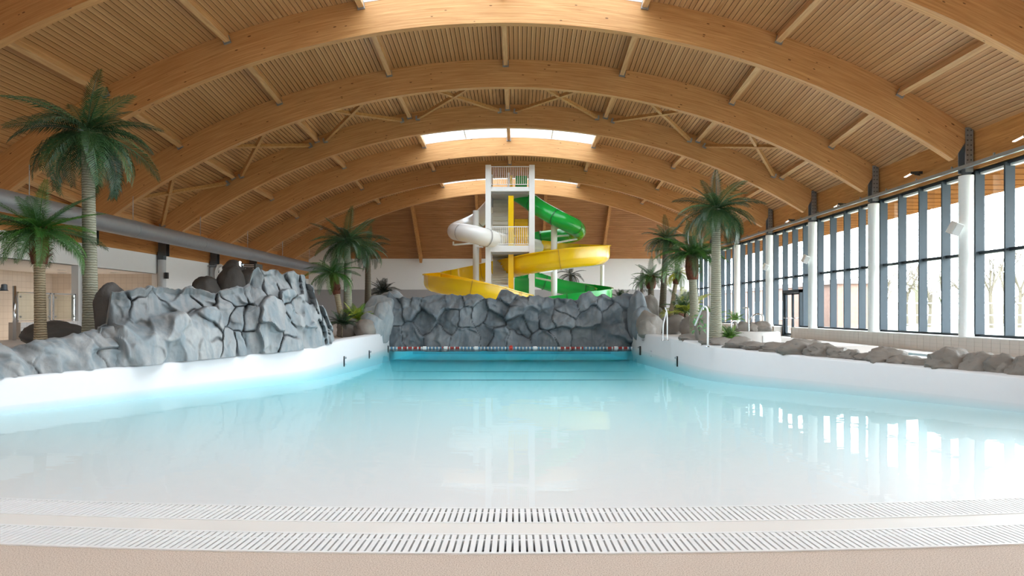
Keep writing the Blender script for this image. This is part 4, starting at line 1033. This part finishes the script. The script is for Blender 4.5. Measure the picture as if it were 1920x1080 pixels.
def pole(par, px, Y, top, r=.2):
    X = PX(px, Y); child('pole', MB().tube([(X, Y, .6), (X, Y, PZ(top, Y))], r, 16).mesh('pole', M_whitegloss), par, Matrix.Translation(-par.location))
    return X
def arm(par, a, b, r=.06): child('support_arm', MB().tube([a, b], r, 8).mesh('support_arm', M_whitegloss), par, Matrix.Translation(-par.location))
pole(ys, 892.5, 44.2, 395); pole(ys, 1039, 44.2, 424); pole(ys, 1129, 47.2, 497, .14)
arm(ys, wp(852, 459, 43.4), wp(892, 456, 44.2)); arm(ys, wp(905, 463, 43.4), wp(892, 463, 44.2)); arm(ys, wp(850, 453, 43.4), wp(850, 460, 43.4), .05)
arm(ys, wp(1045, 505, 44.1), wp(1128, 496, 43.2)); arm(ys, wp(1100, 499, 43.0), wp(1100, 492, 42.6), .05); arm(ys, wp(1129, 497, 43.2), wp(1129, 497, 47.2)); arm(ys, wp(1012, 511, 43.0), wp(1036, 508, 44.1))
arm(gs_, wp(1045, 443, 44.2), wp(1070, 441, 45.6)); arm(gs_, wp(1045, 455, 44.2), wp(1082, 448, 44.6)); arm(gs_, wp(1005, 521, 45.2), wp(1036, 527, 44.2))
# ---------------------------------------------------------------- palms and plants
M_leafD = leafmat('dark_palm_green', '15301a', '2b4a22'); M_leafB = leafmat('bright_palm_green', '2c5a1c', '4b7a2a'); M_leafY = leafmat('yellow_green', '8a9a2c', 'c0be3c'); M_leafK = leafmat('blackish_green', '0f1a12', '1c2a1a'); M_leafG = leafmat('fresh_green', '4d7f2b', '84ad3c')  # M_leafK is the blackish green of the darkest palms and ferns
M_leafM = leafmat('mid_palm_green', '2a4d2c', '456a3c')
M_trG = trunkmat('grey_palm_trunk', '9a9886', '77735f', 5.5); M_trB = trunkmat('tan_palm_trunk', 'a39377', '73644a', 6); M_fib = plain('red_brown_fibre', '6a3a26', .9, noise=.35, scale=9); M_trD = trunkmat('dark_palm_trunk', '6b5f4d', '3b3226', 6)
def frond_mesh(L_, droop, width, n, mat, seed, hang=.35, lw=.045):
    """Feather frond in the local x-z plane: starts at the origin going +x and up, bends over by gravity."""
    r = random.Random(seed); m = MB(); pts = []; ang = 0.0; p = Vector((0,0,0)); N_ = 14
    for i in range(N_+1):
        pts.append(p.copy()); t = i/N_; a = -droop*(t**1.3); p = p+Vector((math.cos(a), 0, math.sin(a)))*(L_/N_)
    m.tube(pts, [.022*L_/1.6*(1-.85*i/N_) for i in range(N_+1)], 5)
    def P(t):
        f = t*N_; i = min(int(f), N_-1); return pts[i].lerp(pts[i+1], f-i), (pts[i+1]-pts[i]).normalized()
    for k in range(n):
        t = .1+.9*k/(n-1)
        c, tg = P(t); up = Vector((-tg.z, 0, tg.x))
        ln = width*(math.sin(PI*min(1, .12+.83*t**.8))**.75)*r.uniform(.85, 1.1)
        for s in (-1, 1):
            d = (Vector((0, s, 0))*1.0+tg*(.55+.5*t)+up*(.28-.1*r.random())).normalized()
            d2 = (d+Vector((0,0,-hang*(1+.6*r.random())))).normalized()
            w = tg*lw*.5*L_/1.6
            a = c; b = c+d*ln*.5; e = b+d2*ln*.5
            m.add([a-w*.6, a+w*.6, b+w, b-w, e], [(0,1,2,3),(3,2,4)])
    me = m.mesh('frond', mat); return me
FR_CACHE = {}
def frond(mat, var, scale_key='a'):
    key = (mat.name, var, scale_key)
    if key not in FR_CACHE:
        droop = (.35, .75, 1.15, 1.6, 2.0)[var]
        FR_CACHE[key] = frond_mesh(1.0, droop, (.30 if var else .24) if scale_key == 'a' else .36, 36 if scale_key == 'a' else 22, mat, var*13+5, hang=.4+.18*var, lw=.029 if scale_key == 'a' else .05)
    return FR_CACHE[key]
def crown(root, top, R, mats, n, seed, up_max=80, low=-35, key='a', droop_b=0, spear=True):
    r = random.Random(seed)
    for i in range(n):
        f = (i/max(1, n-1))**1.25; el = math.radians(low+(up_max-low)*f**1.15+r.uniform(-6, 6)); az = i*2.39996+r.uniform(-.25, .25)
        var = max(0, min(4, int(round(3.0-3.0*f+droop_b+r.uniform(-.4, .4)))))
        el = el+.35*(var*.25)
        s = R*r.uniform(.9, 1.12)*(1 if f < .9 else .85)
        M = Matrix.Translation(top) @ Matrix.Rotation(az, 4, 'Z') @ Matrix.Rotation(-el, 4, 'Y') @ Matrix.Rotation(r.uniform(-.3, .3), 4, 'X') @ Matrix.Scale(s, 4)
        child('frond', frond(mats[i % len(mats)], var, key), root, M)
    if spear:
        M = Matrix.Translation(top) @ Matrix.Rotation(PI/2+r.uniform(-.5, .5), 4, 'Z') @ Matrix.Rotation(-math.radians(84), 4, 'Y') @ Matrix.Scale(R*.95, 4)
        child('frond', frond(mats[0], 0, key), root, M)
def palm(label, Y, base, top, r0, r1, R, mats, tmat, n=26, seed=1, fibre=None, key='a', bend=0, group='palm trees', low=-35, up_max=48, droop_b=0):
    b = at(base[0], base[1], Y); t = at(top[0], top[1], Y); b.z = min(b.z, ground(b.x, b.y))
    root = empty('palm_tree', b, label, 'palm', group); d = t-b; pts = []; rs = []
    K = 60; fb = (PZ(base[1], Y)-b.z)/d.z
    for i in range(K+1):
        f = i/K; c = d*f+Vector((bend*math.sin(PI*f), 0, 0)); pts.append(c)
        rr = r0+(r1-r0)*min(1, f*1.1); rr *= 1+.35*math.exp(-max(0, f-fb)*14); rr *= 1+(.03 if i % 2 else 0); rs.append(rr)
    me = MB().tube(pts, rs, 14).mesh('trunk', tmat); smooth_by_angle(me, 60); child('trunk', me, root)
    if fibre:
        L_ = fibre; a = d*(1-L_/d.length); m = MB(); pts = [a+(d-a)*(i/12)+Vector((0,0,.0)) for i in range(13)]
        m.tube(pts, [r1*(1.05+.75*math.sin(PI*(.15+.75*i/12))) for i in range(13)], 12)
        rr = random.Random(seed)
        for i in range(46):
            az = rr.uniform(0, 2*PI); f = rr.uniform(.1, .95); c = a+(d-a)*f; o = Vector((math.cos(az), math.sin(az), 0)); q = r1*1.6
            m.add([c+o*q*.8+Vector((-o.y, o.x, 0))*.04, c+o*q*.8-Vector((-o.y, o.x, 0))*.04, c+o*(q*1.9)+Vector((0,0,.16))], [(0,1,2)])
        child('crown_shaft', m.mesh('crown_shaft', M_fib), root)
    crown(root, d, R, mats, n, seed, key=key, low=low, up_max=up_max, droop_b=droop_b)
    return root
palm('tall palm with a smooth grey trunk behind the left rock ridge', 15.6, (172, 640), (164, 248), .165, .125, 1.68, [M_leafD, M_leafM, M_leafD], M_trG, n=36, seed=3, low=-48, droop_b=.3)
palm('short palm with a red-brown fibre collar at the left edge', 14.6, (77, 652), (73, 432), .115, .10, 1.22, [M_leafB, M_leafM, M_leafB], M_trB, n=38, seed=5, fibre=.72, low=-28, droop_b=-.5)
palm('tallest slim palm of the left centre group', 29.0, (653, 612), (651, 452), .2, .13, 1.65, [M_leafM, M_leafD], M_trG, n=30, seed=8)
palm('short leaning palm in front of the slim left centre palm', 28.4, (647, 606), (624, 512), .12, .11, 1.25, [M_leafB, M_leafM], M_trB, n=24, seed=9, fibre=.9, low=-28)
palm('palm behind, right of the slim left centre palm', 34.0, (690, 580), (690, 466), .17, .13, 1.25, [M_leafM, M_leafD], M_trD, n=18, seed=11)
palm('tall palm with a ringed grey trunk on the right island', 19.9, (1342, 638), (1343, 392), .165, .115, 1.28, [M_leafD, M_leafM, M_leafD], M_trG, n=36, seed=14, low=-45, droop_b=.4)
palm('stocky palm with a shaggy collar left of the tall right palm', 27.5, (1305, 602), (1296, 478), .18, .15, 1.55, [M_leafM, M_leafB], M_trG, n=32, seed=15, fibre=1.0, low=-20)
palm('slim tall palm behind, above the right rocks', 31.5, (1240, 596), (1249, 448), .17, .12, 1.25, [M_leafD, M_leafM], M_trD, n=28, seed=17, low=-45, droop_b=.5)
palm('small palm with a brown trunk at the right end of the far wall', 33.0, (1222, 580), (1220, 518), .17, .14, 1.05, [M_leafM, M_leafB], M_trD, n=24, seed=19, fibre=.6, low=-25)
palm('thin leaning palm with yellowish fronds on the right island', 30.5, (1252, 590), (1270, 512), .10, .09, .85, [M_leafG, M_leafY, M_leafB], M_trB, n=18, seed=21, fibre=.5, low=-45, droop_b=.6)
palm('small dark palm left of the brown-trunk right palm', 36.0, (1204, 575), (1203, 530), .1, .08, .75, [M_leafK, M_leafD], M_trD, n=16, seed=23)
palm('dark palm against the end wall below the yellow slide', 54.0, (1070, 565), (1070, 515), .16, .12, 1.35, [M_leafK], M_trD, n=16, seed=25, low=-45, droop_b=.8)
def bush(label, Y, px, py_base, R, mats, n, seed, name='plant', key='b', low=5, up=80, cat='plant', group='bushy plants'):
    b = at(px, py_base, Y); root = empty(name, b, label, cat, group)
    child('stem', MB().tube([(0,0,ground(b.x, b.y)-b.z if b.z > ground(b.x, b.y)+.05 else -.05), (0,0,.12*R)], [.06*R, .05*R], 8).mesh('stem', M_trD), root)
    crown(root, Vector((0,0,.08*R)), R, mats, n, seed, key=key, low=low, up_max=up, spear=False)
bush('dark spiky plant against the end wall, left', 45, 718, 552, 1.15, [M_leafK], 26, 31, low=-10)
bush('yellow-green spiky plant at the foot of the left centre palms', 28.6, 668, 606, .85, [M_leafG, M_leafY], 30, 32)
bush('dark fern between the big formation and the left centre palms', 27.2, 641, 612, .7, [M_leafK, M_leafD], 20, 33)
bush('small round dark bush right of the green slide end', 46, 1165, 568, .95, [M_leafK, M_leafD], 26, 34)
bush('yellowing fern on the soil mound of the right island', 30.5, 1285, 592, 1.3, [M_leafM, M_leafY, M_leafB], 20, 35)
bush('fresh green fern beside the foot of the tall right palm', 19.9, 1367, 636, .42, [M_leafB, M_leafG], 34, 36, low=-5)
bush('bright green broad-leaved plant left of the white tub rim rocks', 22.5, 1378, 602, .38, [M_leafG], 20, 37)
bush('low green plant behind the tall right palm trunk', 24.0, 1330, 602, .6, [M_leafB, M_leafG], 22, 38)
# climbing plant with broad leaves on the upright rock
cl = empty('climbing_plant', at(1312, 606, 20.6), 'pale green climbing plant on the upright rock', 'plant')
child('stem', MB().tube([(0,0,-.35), (-.05,-.03,0), (.05,-.05,.25)], .012, 6).mesh('stem', M_trD), cl)
lf = MB().add([(0,0,0), (.09,.05,.02), (.13,0,0), (.09,-.05,.02), (.2,0,-.03)], [(0,1,2),(0,2,3),(1,4,2),(2,4,3)]).mesh('leaf', leafmat('pale_leaf', '5b8f5a', '8fbf86'))
for i in range(22):
    rr = random.Random(200+i)
    child('leaf', lf, cl, Matrix.Translation((rr.uniform(-.22,.25), rr.uniform(-.2,.0), rr.uniform(-.2,.28))) @ Matrix.Rotation(rr.uniform(0, 6.3), 4, 'Z') @ Matrix.Rotation(rr.uniform(0, .9), 4, 'Y'))
# ---------------------------------------------------------------- right island fittings
def rail(label, pts, r=.022, feet=True, mat=None, gz=.62):
    pts = [Vector(p) for p in pts]
    if pts[0].z > gz+.04: pts = [Vector((pts[0].x, pts[0].y, gz))]+pts
    if pts[-1].z-pts[0].z < .45: pts = pts+[Vector((pts[-1].x, pts[-1].y, gz))]
    root = empty('grab_rail', pts[0], label, 'rail', 'steel grab rails on the right island')
    o = Vector(pts[0]); child('tube', MB().tube([Vector(p)-o for p in spline(pts, 6)], r, 10).mesh('tube', mat or M_whitegloss, True), root)
    child('foot', MB().lathe([(.05, 0), (.05, .02), (.03, .04)], n=12).mesh('foot', M_chrome), root)
Yr = 23.2
rail('white grab rail at the pool edge, left one of the close pair', [at(1243, 630, Yr), at(1243.5, 610, Yr), at(1247, 595, Yr), at(1249, 585, Yr)], .02)
rail('white grab rail at the pool edge, right one of the close pair', [at(1251, 629, Yr), at(1251, 600, Yr), at(1250, 585, Yr), at(1247, 577, Yr+.3)], .02)
Yr = 18.9
rail('bent white grab rail in front of the tall right palm', [at(1327, 637, Yr), at(1327, 605, Yr), at(1327, 584, Yr), at(1323, 575, Yr+.1), at(1317, 578, Yr+.4), at(1309, 595, Yr+.9), at(1303, 610, Yr+1.2)], .024)
# white whirlpool tub
tb = empty('whirlpool_tub', at(1418, 640, 22.0), 'round white whirlpool tub with a rim of rocks', 'tub')
m = MB().lathe([(.78, -.35), (.72, .30), (.66, .33), (.6, .33), (.58, .05), (0.01, .05)], n=40).mesh('shell', M_white); smooth_by_angle(m, 40); child('shell', m, tb)
child('step_notch', MB().box(-.07, -.75, -.05, -.055, -.70, .2).mesh('step_notch', M_greywall), tb)
tl = ['left', 'middle', 'right']
for i, (px, t, b, hw) in enumerate([(1394, 605, 623, 13), (1410, 606, 623, 12), (1428, 603, 623, 14)]):
    bpx(px, t, b, hw*1.2, 21.9, label='%s rim rock on the white whirlpool tub' % tl[i], mat=M_rockB, seed=160+i, group='rocks on the tub rim', deep=.3)
rail('tall bent steel rail on the white tub', [at(1404, 620, 21.6), at(1403.5, 600, 21.6), at(1403, 580, 21.6), at(1400, 577, 21.7), at(1392, 578, 21.9)], .022, mat=M_chrome, gz=.71)
rail('arched steel rail on the right of the white tub', [at(1406, 606, 22.2), at(1409, 595, 22.2), at(1416, 590, 22.2), at(1424, 589, 22.2), at(1430, 592, 22.1), at(1431, 603, 22.0)], .026, mat=M_chrome, gz=.71)
rail('small looped steel rail left of the white tub', [at(1371, 622, 21.0), at(1371, 607, 21.0), at(1375, 602, 21.1), at(1381, 604, 21.3), at(1383, 615, 21.5)], .02, mat=M_chrome)
# ---------------------------------------------------------------- outdoors
M_grass = plain('pale_grass', '8f9078', .9, noise=.15, scale=.4)
MB().box(16.1, -30, -.6, 140, 160, -.02).build('ground_outside', M_grass, label='pale lawn outside the windows', kind='structure')
MB().box(15.9, -8, -.5, 19.5, 61, .12).build('path_outside', M_deck, label='pale paved strip outside the windows', kind='structure')
ev = MB().box(16.1, -8, 6.38, 19.3, 62, 6.6).build('eave', M_soffit, label='timber eave outside above the windows', kind='structure')
for i in range(70): MB().bar((16.1, -8+i, 6.36), (19.2, -8+i, 6.36), .8, .03).build('soffit_board', M_soffit, ev)
M_brick = plain('pale_brick', '8a6a5f', .85, noise=.15, scale=4)
bl = empty('brick_building', (30, 62, 0), 'pale pink brick building outside the windows', 'building')
child('walls', MB().box(-6, -11, -.1, -3.7, 40, 3.7).mesh('walls', M_brick), bl)
child('roof', MB().add([(-6.2,-11.2,3.7),(-3.5,-11.2,3.7),(-3.5,40.2,3.7),(-6.2,40.2,3.7),(-4.8,-10,4.2),(-4.8,39,4.2)], [(0,1,4),(1,2,5,4),(2,3,5),(3,0,4,5)]).mesh('roof', plain('roof_tiles', '5a4840', .8, noise=.1)), bl)
for i in range(7):
    w_ = child('window', MB().box(-6.05, -8+6.5*i, .9, -5.98, -6.2+6.5*i, 2.6).mesh('window', M_white), bl)
    child('pane', MB().box(-6.07, -7.85+6.5*i, 1.0, -6.04, -6.35+6.5*i, 2.5).mesh('pane', plain('far_window_glass', '5a6a75', .15)), w_)
M_fence = plain('grey_fence_paint', '6d7276', .6)
fn = empty('fence', (50, 66, 0), 'pale fence with posts on the lawn outside', 'fence')
for i in range(26): child('post', MB().box(-.06, -.06, -.1, .06, .06, 2.55).mesh('post', M_fence), fn, Matrix.Translation((-22+2.2*i, 0, 0)))
for z in (2.45, 1.3, .4): child('rail', MB().box(-22, -.04, z-.06, 34, .04, z+.06).mesh('rail', M_fence), fn)
def bare_tree(label, x, y, h, seed):
    r = random.Random(seed); root = empty('bare_tree', (x, y, -.05), label, 'tree', 'bare trees beyond the lawn'); m = MB(); tr = MB()
    def grow(p, d, L_, rad, lev):
        q = p+d*L_; (tr if lev == 0 else m).tube([p, q], [rad, rad*.65], 5 if lev < 2 else 3, caps=False)
        if lev >= 4: return
        for i in range(3 if lev else 5):
            d2 = (d+Vector((r.gauss(0,.5), r.gauss(0,.5), r.gauss(.1,.3)))).normalized(); grow(p+d*L_*r.uniform(.55, 1), d2, L_*r.uniform(.55, .75), rad*.5, lev+1)
    grow(Vector((0,0,0)), Vector((r.uniform(-.08,.08), 0, 1)).normalized(), h*.36, h*.022, 0)
    M_b = M_bark; child('trunk', tr.mesh('trunk', M_b), root); child('branches', m.mesh('branches', M_b), root)
M_bark = plain('pale_bark', '5c5347', .9, noise=.1)
tl_ = [(PX(px, Y), Y, h, lb) for px, Y, h, lb in [(1660, 72, 9, 'bare tree seen just right of the second white column'), (1700, 78, 11, 'bare tree seen between the grey fins of the wide bay'), (1742, 74, 10, 'tall bare tree seen left of the grey loudspeaker'), (1772, 70, 9, 'bare tree seen below the grey loudspeaker'), (1826, 76, 10, 'bare tree seen just right of the nearest white column'), (1860, 69, 11, 'bare tree seen in the last full window pane'), (1885, 80, 12, 'bare tree half hidden by the last grey fin'), (1912, 71, 11, 'bare tree seen at the right picture edge'), (1588, 84, 9, 'bare tree rising behind the brick building'), (1722, 88, 12, 'distant bare tree behind the fence')]]
for i, (x, y, h, lb) in enumerate(tl_): bare_tree(lb, x, y, h, 300+i)
